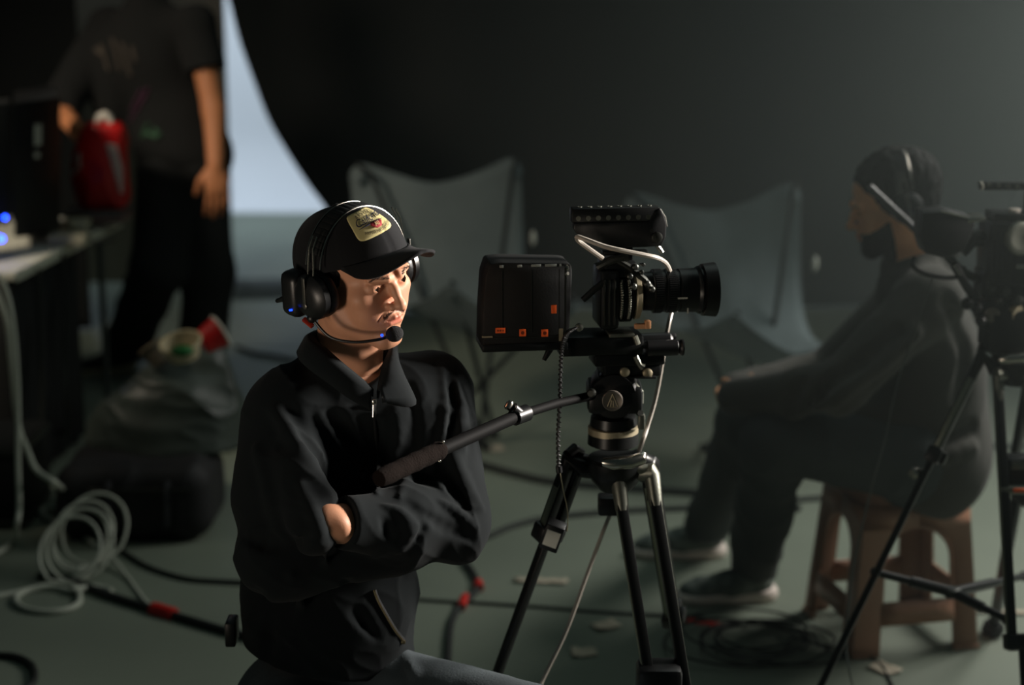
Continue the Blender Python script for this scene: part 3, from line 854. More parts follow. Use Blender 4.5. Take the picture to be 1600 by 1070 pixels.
# zip: two visible lengths of teeth, puller and bottom stop
def on_j(px, py, lift=.0015):
    p = hit(j, px, py, 2.3, 3.6); return (p-ray(px, py).normalized()*lift) if p is not None else W(px, py, 2.95)
for seg in ([(585, 632), (588, 680), (592, 720), (590, 760)], [(585, 922), (591, 938), (604, 962), (618, 985), (631, 1001)]):
    P = spline([on_j(*q) for q in seg], 14); mb = MB(); mb.tube(P, .0045, 6, flat=.4)
    zt = mb.build('zip_tape', mat('zip_tape_black', (26, 28, 30), .8), jo)
    if seg[0][1] > 800:
        mb = MB()
        for i in range(0, len(P)-1): mb.box(P[i]-Vector((.0016, .0045, .0009)), P[i]+Vector((.0016, .001, .0009)), .0003)
        mb.build('zip_teeth', m_brass, zt)
p = on_j(585, 628, .006); mb = MB()
mb.box(p+Vector((-.0035, -.003, -.004)), p+Vector((.0035, .004, .005)), .0015)
mb.tube([p+Vector((-.002, -.004, -.004)), p+Vector((-.0026, -.005, -.026)), p+Vector((.0026, -.005, -.026)), p+Vector((.002, -.004, -.004))], .0010, 6)
mb.build('zip_puller', m_steel, jo)
p = on_j(630, 1003, .004); mb = MB(); mb.box(p-Vector((.004, .003, .003)), p+Vector((.004, .003, .003)), .001); mb.build('zip_stop', m_brass, jo)

# ---- trousers and shoes
t_ = SDF()
t_.ell(hp-Vector((0, 0, .03)), (.165, .125, .12))
t_.cap(hipL, knL, .094, .074, .06).cap(hipR, knR, .094, .074, .06)
t_.cap(knL, ftL+Vector((0, 0, .05)), .074, .062, .03).cap(knR, ftR+Vector((0, 0, .05)), .074, .062, .03)
tb = SDF(); tb.ops = list(t_.ops); jb_base = tb; folds = []
fold(t_, [(648, 1000), (672, 985), (700, 990), (735, 1010)], .010, .014, dep=.003)
fold(t_, [(700, 985), (745, 1000), (790, 1030)], .009, .014, dep=.003)
fold(t_, [(650, 1030), (700, 1015), (750, 1030)], .006, .014, 's')
fold(t_, [(680, 1050), (740, 1040), (800, 1050)], .009, .014, dep=.003)
fold(t_, [(625, 1010), (640, 1040), (650, 1057)], .007, .012, dep=.002)
for P, rs, k, op in folds: t_.path(P, rs, k, op=op, kk=.004)
t_.ops.append(('d', lambda P: .0025*vnoise(P, 22, 15)+.0008*vnoise(P, 70, 19), 0))
t_.inter(cut_plane(be+Vector((0, 0, -.02)), (0, 0, 1)), .004)
lo, hi = bbox([hp, hipL, hipR, knL, knR, ftL, ftR], .13)
sdf_obj('trousers', t_, lo, hi, .006, m_trou, person)
def shoe(name, heel, toe_dir, parent, mu, ms, L=.27):
    """trainer: heel point on the floor, direction to the toe"""
    d = Vector(toe_dir); up = Vector((0, 0, 1)); d = d.normalized(); sd = d.cross(up).normalized(); up = sd.cross(d)
    M = Matrix((sd, d, up)).transposed().to_4x4(); M = Matrix.Translation(heel) @ M
    s = SDF(); s.path([(0, .04, .045), (0, .12, .040), (0, .20, .034)], [.036, .040, .036], .03)
    s.ell((0, .215, .030), (.043, .055, .030), k=.02); s.cap((0, .055, .06), (0, .062, .105), .038, .037, .03)
    s.sub(lambda P: P[:, 2]-.022 if False else (.020-P[:, 2])*-1 if False else (P[:, 2]*0+9), .001) if False else None
    s.inter(lambda P: .018-P[:, 2], .004)
    V, Q = sdf_verts(s, (-.08, -.03, -.01), (.08, .30, .16), .004)
    o = link_mesh(name, np_mesh(name, xfn(M, V), Q), mu, parent)
    s = SDF(); s.path([(0, .045, .014), (0, .11, .012), (0, .20, .012)], [.046, .038, .046], .03); s.ell((0, .225, .014), (.048, .058, .03), k=.02); s.ell((0, .03, .018), (.040, .042, .03), k=.02)
    s.inter(lambda P: P[:, 2]-(.028+.012*np.clip((.08-P[:, 1])/.08, 0, 1)), .004); s.inter(lambda P: .0-P[:, 2], .002)
    V, Q = sdf_verts(s, (-.08, -.03, -.02), (.08, .30, .06), .004)
    link_mesh('sole', np_mesh('sole', xfn(M, V), Q), ms, o)
    mb = MB(M)
    for k in range(5):
        y = .105+.020*k; z = .0805-.006*k
        mb.tube([(-.026, y, z-.008), (0, y+.006, z+.003), (.026, y, z-.008)], .0028, 6)
    mb.build('laces', mat('grey_laces', (150, 152, 145), .8), o)
    return o
m_shoe = mat('dark_grey_mesh', (72, 80, 78), .8, noise=.5, nscale=60, bump=.5, bscale=200)
m_sole = mat('off_white_foam_sole', (196, 186, 176), .7)
shoe('sneaker', (ftL.x, ftL.y+.06, 0), (.25, -1, 0), person, m_shoe, m_sole)
shoe('sneaker', (ftR.x, ftR.y+.06, 0), (-.1, -1, 0), person, m_shoe, m_sole)
# belt pack of the intercom
c = W(359, 985, 3.17)
t = thing('belt_pack', 'small black belt pack clipped at the back of the seated man\'s waist', 'belt pack', c)
mb = MB(); mb.box(c-Vector((.006, .026, .024)), c+Vector((.014, .026, .024)), .004); mb.build('case', m_blackpl, t)
mb = MB(); mb.box(c+Vector((-.008, -.012, -.01)), c+Vector((-.0055, .000, .014)), .001); mb.build('clip', m_steel, t)
# the stool under him (out of frame below)
z0 = .30; c = Vector((hp.x, hp.y+.02, 0)); t = thing('low_stool', 'low round black stool under the man in the black cap', 'stool', c)
mb = MB(); mb.lathe(c+Vector((0, 0, z0-.05)), (0, 0, 1), [(0, .15), (.01, .165), (.04, .165), (.05, .15)], 32); mb.build('seat', m_black, t)
for k in range(4):
    a = math.pi/4+k*math.pi/2; d = Vector((math.cos(a), math.sin(a), 0)); mb = MB(); mb.tube([c+d*.12+Vector((0, 0, z0-.05)), c+d*.19], .014, 10); mb.build('leg', m_black, t)
# ================================================================ cinema camera on its tripod
m_anod = mat('black_anodised_metal', (26, 28, 28), .34, .35, bump=.04, bscale=500)
m_grey = mat('grey_cast_metal', (120, 122, 112), .42, .75, bump=.15, bscale=300)
m_dgrey = mat('dark_grey_metal', (60, 62, 58), .40, .7, bump=.1, bscale=300)
m_orange = mat('orange_marking', (232, 96, 34), .5)
m_white = mat('pale_print', (190, 190, 180), .5)
m_glass = mat('coated_glass', (12, 14, 18), .05, spec=.8)
m_pale = mat('pale_grey_cable', (168, 162, 152), .42)
m_beige = mat('worn_beige_metal', (168, 158, 132), .45, .5)
m_foam = mat('brown_black_foam_grip', (24, 18, 15), .95, spec=.08, bump=.8, bscale=300)
YR = 3.22; SC = 2800/(YR*CP+(CAM_H-1.18)*SP)
def rigM(pxo, pyo, Y, yaw): return Matrix.Translation(W(pxo, pyo, Y)) @ Matrix.Rotation(yaw, 4, 'Z')
RYAW = math.radians(8); RO = (965, 480)
RM = rigM(*RO, YR, RYAW)
def make_rig(t, M, S, RO, full=True):
    """side view coordinates in photograph pixels are turned into metres along the rig's own axis"""
    cy = math.cos(RYAW)
    X = lambda px: (px-RO[0])/S/cy
    Z = lambda py: (RO[1]-py)/S/.975
    def bx(x0, y0, x1, y1, d0, d1, bev=.003): 
        return (X(x0), d0, Z(y1)), (X(x1), d1, Z(y0)), bev
    # ---- camera body block, left of the lens
    mb = MB(M); mb.box(*bx(932, 416, 962, 508, -.040, .050, .008)); mb.box(*bx(938, 406, 990, 430, -.030, .045, .006))
    mb.tube([(X(906), -.03, Z(462)), (X(922), -.034, Z(446)), (X(940), -.036, Z(432))], .006, 8); body = mb.build('camera_body', m_anod, t)
    mb = MB(M)
    for i in range(3): mb.box(*bx(936+8*i, 430, 939+8*i, 500, -.0420, -.039, .0008))
    mb.build('cooling_fins', m_dgrey, body)
    # ribbed follow-focus ring stack
    mb = MB(M); ax = (1, 0, 0); c0 = Vector((X(958), .004, Z(463)))
    w_ = X(985)-X(958); prof = []
    for i in range(9): prof += [(w_*i/9, .048), (w_*(i+.45)/9, .048), (w_*(i+.5)/9, .0455), (w_*(i+.95)/9, .0455)]
    mb.lathe(c0, ax, [(0, .03)]+prof+[(w_, .03)], 40); mount = mb.build('lens_mount', m_anod, t)
    mb = MB(M)
    for i in range(18):
        a = math.pi*(.75+.5*i/17*1.0)+.0; 
        for k in (0, 1):
            mb.sphere(c0+Vector((w_*(.25+.45*k), -math.cos(a-math.pi)*.0485, math.sin(a-math.pi)*.0485*-1)), .0030, 8)
    mb.build('ring_studs', m_grey, mount)
    mb = MB(M); mb.lathe(Vector((X(987), .004, Z(463))), ax, [(0, .041), (.004, .044), (.012, .043), (.016, .034)], 40); mb.build('locking_ring', m_beige, mount)
    mb = MB(M); mb.box(*bx(984, 498, 1009, 506, -.050, -.040, .002)); mb.box(*bx(1000, 493, 1009, 506, -.052, -.040, .002)); mb.build('locking_lever', mat('salmon_lever', (214, 156, 112), .45), mount)
    # lens
    L0 = Vector((X(1000), .004, Z(457))); Ltot = X(1119)-X(1000); k = Ltot/.135; R_ = (Z(416)-Z(500))/2
    prof = [(0, .030), (.004, .036), (.020, .037), (.022, .040), (.040, .040), (.041, .0385), (.043, .0385), (.044, .0405), (.064, .0405), (.065, .039), (.068, .039), (.069, .041), (.100, .0415), (.103, .044), (.106, .0455), (.1075, .0425), (.110, .0425), (.112, .0490), (.130, .0510), (.1345, .0515), (.135, .0495), (.128, .044), (.118, .038)]
    mb = MB(M); mb.lathe(L0, ax, [(h*k, r*R_/.0515) for h, r in prof], 56, cap=False); lens = mb.build('lens', m_anod, t)
    mb = MB(M); mb.lathe(L0+Vector((.117*k, 0, 0)), ax, [(0, .036), (.004, .030), (.006, .018), (.007, .001)], 40); mb.build('front_glass', m_glass, lens)
    mb = MB(M)
    for h in (.030, .054): 
        for i in range(60):
            a = 2*math.pi*i/60; r = .0402*R_/.0515
            mb.obox(L0+Vector((h*k, math.cos(a)*r, math.sin(a)*r)), Vector((1, 0, 0)), Vector((0, math.cos(a), math.sin(a))), Vector((0, -math.sin(a), math.cos(a))), (.014, .0026, .0021))
    mb.build('focus_gear', m_blackpl, lens)
    mb = MB(M); r = .0415*R_/.0515
    mb.box((X(1053), .004-r-.0012, Z(461)), (X(1068), .004-r+.001, Z(463.5)), 0); mb.box((X(1068), .004-r-.0012, Z(478)), (X(1070), .004-r+.001, Z(486)), 0); mb.build('lens_marking', m_white, lens)
    # clamp knobs and bolts above the mount
    mb = MB(M)
    for (px, py, rr_, dd) in ((965, 405, .006, -.03), (985, 413, .009, -.034), (994, 420, .006, -.04), (975, 425, .008, -.045), (1002, 437, .009, -.046), (1010, 446, .008, -.044), (980, 440, .009, -.05), (998, 410, .005, -.03)):
        mb.lathe((X(px), dd, Z(py)), (.15, -1, .1), [(-.012, rr_*.4), (-.002, rr_*.4), (0, rr_*.7), (.004, rr_*.7), (.006, rr_*.4)], 14)
    mb.build('clamp_knobs', m_dgrey, t)
    mb = MB(M); mb.tube([(X(955), -.03, Z(400)), (X(975), -.034, Z(412)), (X(1000), -.036, Z(432)), (X(1012), -.036, Z(448))], .006, 10); mb.tube([(X(930), -.02, Z(414)), (X(950), -.03, Z(402)), (X(975), -.03, Z(398))], .008, 10); mb.build('support_arm', m_dgrey, t)
    # top handle: drilled cheese bar over a moulded grip
    mb = MB(M); mb.box(*bx(890, 325, 1026, 347, -.014, .014, .003))
    hb = mb.build('top_handle', m_anod, t)
    mb = MB(M)
    for i in range(8):
        px = 900+15.5*i
        mb.lathe((X(px), -.0143, Z(340)), (0, -1, 0), [(0, .0046), (.0006, .0046), (.0007, .0028), (-.004, .0028)], 14)
        mb.lathe((X(px+4), 0, Z(324.5)), (0, 0, 1), [(0, .0042), (.0006, .0042), (.0007, .0028), (-.003, .0028)], 14)
    mb.build('threaded_holes', m_grey, hb)
    mb = MB(M)
    poly = [(893, 346), (893, 356), (902, 368), (925, 378), (958, 386), (1005, 386), (1030, 385), (1036, 372), (1037, 352), (1033, 338), (1026, 326), (1016, 334), (1010, 347)]
    mb.prism([Vector((X(a_), 0, Z(b_))) for a_, b_ in poly], (0, -.016, 0), (0, .016, 0), .003); mb.build('handle_grip', m_blackpl, hb)
    mb = MB(M); mb.tube([(X(1026), -.004, Z(331)), (X(1034), -.004, Z(343)), (X(1037), -.004, Z(357))], .0050, 8); mb.tube([(X(1026), .002, Z(386)), (X(1034), .002, Z(397))], .0045, 10)
    mb.build('handle_end_trim', m_steel, hb)
    mb = MB(M); mb.lathe((X(1022), -.016, Z(371)), (0, -1, 0), [(0, .010), (.004, .010), (.005, .008), (.0052, .001)], 20); mb.lathe((X(1014), -.016, Z(360)), (0, -1, 0), [(0, .003), (.002, .003)], 10); mb.build('handle_knob', m_dgrey, hb)
    mb = MB(M); mb.box(*bx(965, 382, 986, 408, -.010, .010, .002)); mb.box(*bx(940, 392, 1010, 398, -.012, .012, .002)); mb.build('handle_riser', m_anod, t)
    # recorder / battery housing behind the body
    if full:
        mb = MB(M); poly = [(748, 532), (749, 480), (753, 420), (760, 400), (778, 398), (872, 402), (884, 404), (886, 415), (884, 470), (882, 515), (872, 535)]
        mb.prism([Vector((X(a_), 0, Z(b_))) for a_, b_ in poly], (0, -.050, 0), (0, .040, 0), .004)
        rec = mb.build('recorder_housing', m_black, t)
        mb = MB(M)
        for px in (779, 824, 866): mb.box(*bx(px-.6, 410, px+.6, 505, -.0512, -.0495, 0))
        mb.box(*bx(752, 512, 872, 513.2, -.0512, -.0495, 0)); mb.box(*bx(874, 408, 877, 520, -.0515, -.0495, 0)); mb.build('panel_seams', m_dgrey, rec)
        for (px, py, w_, h_) in ((776, 501, 15, 8), (810, 505.5, 10, 11), (844, 507, 10, 11), (858, 471, 8, 13)):
            mb = MB(M); mb.box(*bx(px-w_/2, py-h_/2, px+w_/2, py+h_/2, -.0522, -.0500, .0004)); og = mb.build('orange_label', m_orange, rec, label='small orange label')
            if w_ != 8:
                mb = MB(M)
                if w_ == 15: 
                    for q in (-4, 0, 4): mb.lathe((X(px+q), -.0522, Z(py)), (0, -1, 0), [(0, .0017), (.0004, .0017)], 10)
                else: mb.lathe((X(px), -.0522, Z(py)), (0, -1, 0), [(0, .0034), (.0004, .0034), (.00045, .0022), (.0001, .0022)], 12)
                mb.build('label_mark', mat('dark_orange_print', (120, 44, 18), .6), og)
        mb = MB(M)
        for (a_, b_) in ((775, 781), (802, 809), (823, 838), (844, 862), (866, 869)): mb.box(*bx(a_, 402.5, b_, 406, -.0520, -.0495, .0004))
        mb.build('button_row', mat('grey_print_marks', (130, 136, 130), .5), rec)
        mb = MB(M); mb.lathe((X(878), -.045, Z(409)), (.5, -1, .2), [(-.004, .006), (.004, .006), (.006, .003)], 14); mb.lathe((X(877), -.046, Z(418)), (.5, -1, .2), [(-.004, .005), (.004, .005), (.006, .003)], 14); mb.build('edge_catches', m_steel, rec)
        mb = MB(M); mb.box(*bx(748, 509, 764, 511.5, -.0520, -.0495, 0)); mb.box(*bx(866, 501, 872, 520, -.0520, -.0495, 0)); mb.build('pale_marks', m_beige, rec)
        # back plate and arm joining the housing to the rods
        mb = MB(M); mb.box(*bx(748, 522, 880, 534, -.054, .044, .003)); mb.tube([(X(862), -.03, Z(527)), (X(852), -.034, Z(540)), (X(845), -.036, Z(552))], [.006, .006, .004], 10); mb.build('housing_base', m_anod, rec)
    # base plate, rods, dovetail
    mb = MB(M); mb.box(*bx(870, 517, 1000, 548, -.040, .040, .005)); bp = mb.build('base_plate', m_anod, t)
    for dd in (-.030, .030):
        mb = MB(M); mb.lathe((X(880 if full else 930), dd, Z(534)), ax, [(0, .0075), (X(1064)-X(880 if full else 930)-.004, .0075), (X(1064)-X(880 if full else 930), .006)], 20); mb.build('rod', m_anod, bp)
    mb = MB(M)
    for dd in (-.030, .030): mb.lathe((X(1006), dd, Z(540)), ax, [(0, .010), (.001, .015), (X(1054)-X(1006), .015), (X(1058)-X(1006), .011)], 24)
    mb.lathe((X(1058), -.030, Z(540)), ax, [(0, .012), (.004, .0155), (.007, .0155), (.008, .008)], 24)
    mb.build('rod_clamp', m_blackpl, bp)
    mb = MB(M); mb.box(*bx(945, 513, 985, 519, -.044, .01, .002)); mb.tube([(X(985), -.044, Z(517)), (X(990), -.046, Z(530))], .005, 8); mb.tube([(X(986), -.046, Z(548)), (X(993), -.047, Z(562)), (X(998), -.047, Z(566))], [.0055, .005, .007], 10); mb.build('release_lever', m_grey, bp)
    mb = MB(M); mb.box(*bx(925, 548, 1035, 566, -.034, .034, .003)); mb.box(*bx(940, 564, 1030, 585, -.030, .030, .004)); mb.build('dovetail_plate', m_anod, t)
    mb = MB(M)
    for (px, py) in ((972, 575), (1008, 578)): mb.lathe((X(px), -.030, Z(py)), (0, -1, 0), [(0, .009), (.006, .009), (.008, .006)], 18)
    mb.build('plate_screws', m_beige, t)
cam_rig = thing('cinema_camera', 'black cinema camera rig with lens to the right and orange labels, on the centre tripod', 'camera', W(965, 560, YR))
make_rig(cam_rig, RM, SC, RO)

# ---- cables of the rig
def cable(name, pts, r, m, label, cat='cable', n=10, group=None, sides=8):
    mb = MB(); mb.tube(spline(pts, n), r, sides)
    o = mb.build(name, m, None); return tag(o, label, cat, group)
yy = YR-.05
cable('video_cable', [W(942, 404, yy), W(925, 392, yy-.005), W(905, 377, yy-.01), W(902, 370, yy-.03), W(915, 374, yy-.045), W(945, 385, yy-.05), W(975, 392, yy-.05), W(1010, 399, yy-.04), W(1030, 404, yy-.02), W(1043, 415, yy+.03), W(1050, 440, yy+.10), W(1050, 480, yy+.12), W(1044, 510, yy+.10), W(1036, 560, yy+.10), W(1025, 620, yy+.10), W(1012, 665, yy+.08), W(1003, 692, yy+.06), W(993, 720, yy+.12), W(985, 745, yy+.16), W(955, 800, yy+.17), W(920, 890, yy+.16), W(885, 985, yy+.13), W(848, 1062, yy+.10), W(800, 1170, yy+.05), F(770, 1230)+Vector((0, 0, .004))],
      .0043, m_pale, 'pale grey cable looping from the camera handle down behind the tripod head', n=8)
# curly cord
pts = spline([W(908, 511, YR-.05), W(896, 514, YR-.06), W(882, 528, YR-.07), W(877, 560, YR-.075), W(875, 620, YR-.08), W(872, 680, YR-.08), W(873, 732, YR-.08)], 40)
Pc = []; 
for i, p in enumerate(pts):
    a = i*1.25; rad = .0032 if i > 20 else .0008
    Pc.append(p+Vector((math.cos(a)*rad, math.sin(a)*rad, 0)))
mb = MB(); mb.tube(Pc, .0017, 6); mb.tube(pts, .0024, 6); 
co = tag(mb.build('coiled_cord', m_cable, None), 'black coiled cord hanging straight down from under the camera plate', 'cable')
mb = MB(); mb.tube([W(873, 728, YR-.08), W(874, 738, YR-.08)], .006, 10); mb.build('plug', m_blackpl, co)
mb = MB(); mb.lathe(W(905, 511, YR-.05), (0, -1, 0), [(-.004, .007), (.006, .007), (.008, .004)], 14); mb.build('socket_plug', m_grey, co)
cable('slack_cable', [W(875, 738, YR-.08), W(880, 765, YR-.06), W(887, 800, YR-.06), W(886, 830, YR-.05)], .0011, m_beige, 'thin dull cord hanging below the coiled cord beside the tripod leg')

# ================================================================ tripods
def tripod_leg(t, top, foot, side, sep, m=m_anod, midz=.30, rtube=.0115, clampz=None, twin=True):
    """twin tube leg; side = unit vector between the tubes"""
    top = Vector(top); foot = Vector(foot); d = (foot-top).normalized(); L = (foot-top).length
    nr = d.cross(side).normalized(); mb = MB()
    cl = clampz if clampz else .48*L
    for q in (-1, 1):
        s0 = side*(sep/2*q)
        mb.obox(top+s0+d*(cl+.02)/2, side, nr, d, (rtube*1.7, rtube*1.9, cl+.02), .003)
    leg = mb.build('leg', m, t)
    mb = MB()
    for q in (-1, 1): mb.obox(top+side*(sep/2*q+rtube*.85*q)+d*(cl+.02)/2, side, nr, d, (.0016, rtube*1.2, cl), .0005)
    mb.build('leg_rail', mat('bare_aluminium_edge', (150, 154, 138), .35, .9), leg)
    mb = MB(); mb.obox(top+d*(cl+.0), side, nr, d, (sep+.034, .034, .036), .006); mb.obox(top+d*(cl)+nr*.022, side, nr, d, (.03, .014, .028), .004); mb.build('leg_clamp', m_blackpl, leg)
    mb = MB(); mb.obox(top+d*(cl+(L-cl)/2-.01), side, nr, d, (sep*.55, rtube*1.5, L-cl-.03), .003); mb.build('lower_leg', m, leg)
    mb = MB(); mb.obox(foot-d*.03, side, nr, d, (sep*.55+.02, .04, .04), .008); mb.sphere(foot-Vector((0, 0, -.012)), .022, 14, (1.4, 1.4, .7)); mb.build('rubber_foot', mat('black_rubber', (18, 18, 18), .85), leg)
    return leg, d
tri = thing('tripod', 'black twin-tube tripod with round-badged fluid head, carrying the camera in the centre', 'tripod', (W(965, 710, YR).x, YR, 0))
A = W(965, 712, YR); az = A.z
def Pz(px, py, dy=0): return W(px, py, YR+dy)
mS = 1/SC
# fluid head
mb = MB(); mb.box(Pz(918, 650, -.04), Pz(1000, 585, .06)+Vector((0, 0, 0)), .012); mb.box(Pz(935, 592, -.035), Pz(1020, 572, .05), .006); fh = mb.build('fluid_head', m_anod, tri)
hc = Pz(960, 622, -.045)
mb = MB(); mb.lathe(hc+Vector((0, .02, 0)), (-.05, -1, .02), [(-.07, .046), (0, .046), (.004, .044), (.012, .041), (.014, .030)], 44); dr = mb.build('tilt_drum', m_blackpl, fh)
dc = Pz(957, 626, -.062); dax = Vector((-.05, -1, .02)).normalized()
mb = MB(); mb.lathe(dc, dax, [(-.004, .0190), (.002, .0190), (.003, .0175), (.0024, .0165), (.0024, .0001)], 36); bd = mb.build('round_badge', mat('brushed_grey_badge', (118, 112, 104), .45, .6), fh)
mb = MB(); dl = lambda x, z: dc+dax*.0030+Vector((x, 0, z))
for a_, b_ in (((-.009, -.010), (0, .013)), ((0, .013), (.010, -.010)), ((-.003, -.010), (-.0015, .002)), ((.002, -.010), (.0015, .001)), ((-.006, -.011), (.007, -.011))):
    mb.tube([dl(*a_), dl(*b_)], .0011, 6)
mb.build('badge_mark', m_beige, bd)
mb = MB(); mb.tube([Pz(990, 598, -.02), Pz(1000, 612, -.025), Pz(1000, 628, -.025), Pz(990, 640, -.02)], [.004, .007, .007, .004], 10); mb.build('drum_side_plate', m_grey, fh)
mb = MB(); mb.lathe(Pz(925, 613, -.05), (-.3, -1, 0), [(0, .008), (.008, .008), (.010, .006)], 16); mb.lathe(Pz(998, 645, -.03), (.4, -1, .2), [(0, .006), (.008, .006)], 14); mb.build('head_knobs', m_dgrey, fh)
# pan base, bowl
mb = MB(); mb.lathe(Pz(958, 692, 0), (0, 0, 1), [(-.004, .040), (0, .048), (.022, .047), (.024, .041), (.034, .040), (.036, .044), (.052, .042), (.056, .034)], 44); mb.build('pan_base', m_anod, fh)
mb = MB(); mb.lathe(Pz(958, 672, 0)-Vector((0, 0, .006)), (0, 0, 1), [(0, .0455), (.001, .0470), (.013, .0470), (.014, .0455)], 44); mb.build('pan_ring', m_beige, fh)
mb = MB(); mb.box(Pz(997, 672, -.04), Pz(1007, 644, -.02), .003); mb.build('pan_lock', m_grey, fh)
# pan handle with foam grip
h0 = Pz(930, 617, -.03); h1 = W(870, 630, 3.13); h2 = W(812, 648, 3.05); h3 = W(690, 702, 2.90); h4 = W(592, 748, 2.76)
mb = MB(); mb.tube([h0, h1, h2], .0085, 14); m_phb = mat('pan_handle_black', (11, 11, 11), .7, spec=.12); ph = mb.build('pan_handle', m_phb, tri)
mb = MB(); mb.tube([h2.lerp(h1, .18), h2.lerp(h3, .07)], .0155, 16); mb.tube([h2.lerp(h3, -.02)+Vector((0, -.005, 0)), h2+Vector((-.012, -.012, .016))], .010, 12); mb.build('handle_joint', m_blackpl, ph)
mb = MB(); mb.tube([h2+Vector((-.014, -.016, .012)), h2+Vector((-.004, -.016, .000))], .0035, 8); mb.lathe(W(797, 630, 3.04), (-.45, -.4, -.8), [(-.004, .0045), (0, .0070), (.010, .0070), (.013, .004)], 14); mb.build('joint_screw', m_steel, ph)
mb = MB(); mb.tube([h2.lerp(h3, .05), h3], .0118, 16); mb.build('handle_tube', m_phb, ph)
mb = MB(); 
gp = [h3.lerp(h4, i/20) for i in range(21)]; mb.tube(gp, [.0135 if i in (0, 20) else .0158+.0006*math.sin(i*1.6) for i in range(21)], 18); mb.build('handle_grip', m_foam, ph)
mb = MB()
for q in (1, -1): mb.sphere(h3+Vector((.003*q, -.012, .0165*q)), .0030, 8)
mb.build('grip_rivets', m_steel, ph)
# crown
mb = MB(); mb.lathe(A+Vector((-.004, 0, -.035)), (0, 0, 1), [(-.03, .030), (-.01, .046), (.010, .055), (.028, .056), (.034, .050), (.034, .03)], 44); cr = mb.build('crown', m_anod, tri)
mb = MB(); mb.tube([Pz(942, 722, -.058), Pz(958, 724, -.062), Pz(985, 722, -.060), Pz(1003, 716, -.052), Pz(1006, 708, -.045)], [.008, .0125, .0130, .0120, .006], 14); mb.build('bowl_lock', m_steel, cr)
# leg directions
f1 = F(1118, 1540); top1 = Pz(992, 752, -.03)
side1 = Vector((1, .12, 0)).normalized()
f2 = Vector((W(688, 1380, 3.42).x, 3.42, 0)); top2 = Pz(897, 722, .01)
f3 = Vector((W(1080, 1150, 3.88).x, 3.88, 0)); top3 = Pz(1016, 742, .06)
for (tp, ft, sd, sep, px0) in ((top1, f1, side1, .064, 0), (top2, f2, Vector((.75, .66, 0)).normalized(), .032, 1), (top3, f3, Vector((.32, 1, 0)).normalized(), .030, 2)):
    d = (Vector(ft)-Vector(tp)).normalized(); sd = (sd-d*sd.dot(d)).normalized()
    tripod_leg(tri, tp, ft, sd, sep, clampz=None if px0 != 1 else .155)
    # shoulder casting from crown to leg
    mb = MB(); nr = d.cross(sd).normalized(); tp = Vector(tp); cc = A+Vector((-.004, 0, -.03)); outw = Vector((tp.x-cc.x, tp.y-cc.y, 0)).normalized()
    for q in (-1, 1):
        mb.tube([cc+outw*.030+sd*(.016*q), cc+outw*.05+sd*(sep/2*q)+Vector((0, 0, .004)), tp+sd*(sep/2*q)+Vector((0, 0, .010)), tp+sd*(sep/2*q)+d*.05], [.014, .017, .0155, .0125], 14)
    mb.tube([tp+sd*(-sep/2)+Vector((0, 0, .016)), tp+Vector((0, 0, .026)), tp+sd*(sep/2)+Vector((0, 0, .016))], .011, 12)
    mb.build('shoulder_casting', m_grey if px0 == 0 else m_anod, cr)
# pale sticker on the left leg's clamp (its printed square code left out)
stp = W(864, 836, YR-.005); dd = (f2-top2).normalized()
mb = MB(); nrm = (Vector((0, 0, CAM_H))-stp).normalized(); nrm = (nrm-dd*nrm.dot(dd)).normalized(); sx = nrm.cross(dd).normalized()
mb.obox(stp, sx, dd, nrm, (.036, .056, .030), .003); cb = mb.build('leg_lock_block', m_blackpl, tri)
mb = MB(); mb.obox(stp+nrm*.0155, sx, dd, nrm, (.027, .034, .0012), .0002); mb.build('white_sticker', mat('white_sticker', (236, 234, 222), .6), cb)
mb = MB(); a_, b_ = W(994, 1040, 3.08), W(1062, 1040, 3.10); mb.box((a_.x, 3.03, a_.z-.06), (b_.x, 3.10, a_.z+.012), .012); mb.build('leg_bridge', m_blackpl, tri)
mb = MB(); pcw = W(952, 787, YR+.10); mb.box(pcw-Vector((.022, .02, .020)), pcw+Vector((.022, .02, .018)), .005); mb.build('rear_leg_lock', m_blackpl, tri)
# ================================================================ second operator on the brown stool
Y2 = 4.48
man2 = thing('person', 'man in dark sweatshirt and headset sitting side-on on the brown stool, facing left', 'person', (W(1430, 740, Y2).x, Y2, 0))
H2 = head_frame(W(1393, 317, 4.46), math.radians(-92), math.radians(-14), math.radians(-2))
shN = W(1452, 470, 4.33); shF = W(1425, 462, 4.66); elN = W(1312, 604, 4.26); elF = W(1290, 585, 4.72); wrN = W(1178, 618, 4.40); wrF = W(1180, 606, 4.56)
hpc = W(1438, 690, 4.50); mid = W(1452, 595, 4.50); cst = W(1440, 505, 4.49); nk2 = W(1420, 420, 4.47)
hN = W(1425, 718, 4.38); hF = W(1425, 712, 4.62); kN = W(1212, 690, 4.36); kF = W(1172, 655, 4.74)
fN = F(1176, 930); fF = F(1106, 868); aN = Vector((fN.x, fN.y, .09)); aF = Vector((fF.x, fF.y, .10))
b = SDF(); b.ell(hpc, (.11, .14, .11)).ell(mid, (.10, .14, .15), k=.05).ell(cst, (.10, .14, .12), k=.05)
b.cap(cst, H2 @ Vector((0, -.03, -.12)), .06, .055, .05)
b.cap(shN, shF, .05, .05, .04)
b.cap(shN, elN, .045, .038).cap(elN, wrN, .038, .027).cap(shF, elF, .045, .038).cap(elF, wrF, .038, .027)
b.cap(hN, kN, .066, .05).cap(hF, kF, .066, .05).cap(kN, aN, .046, .034).cap(kF, aF, .046, .034)
hd = SDF(); hd.cap(wrN.lerp(elN, .25), wrN, .028, .025)
hand(hd, wrN, (W(1135, 632, 4.44)-wrN), (0, 1, .1), (0, 0, 1), curl=.55, size=.85)
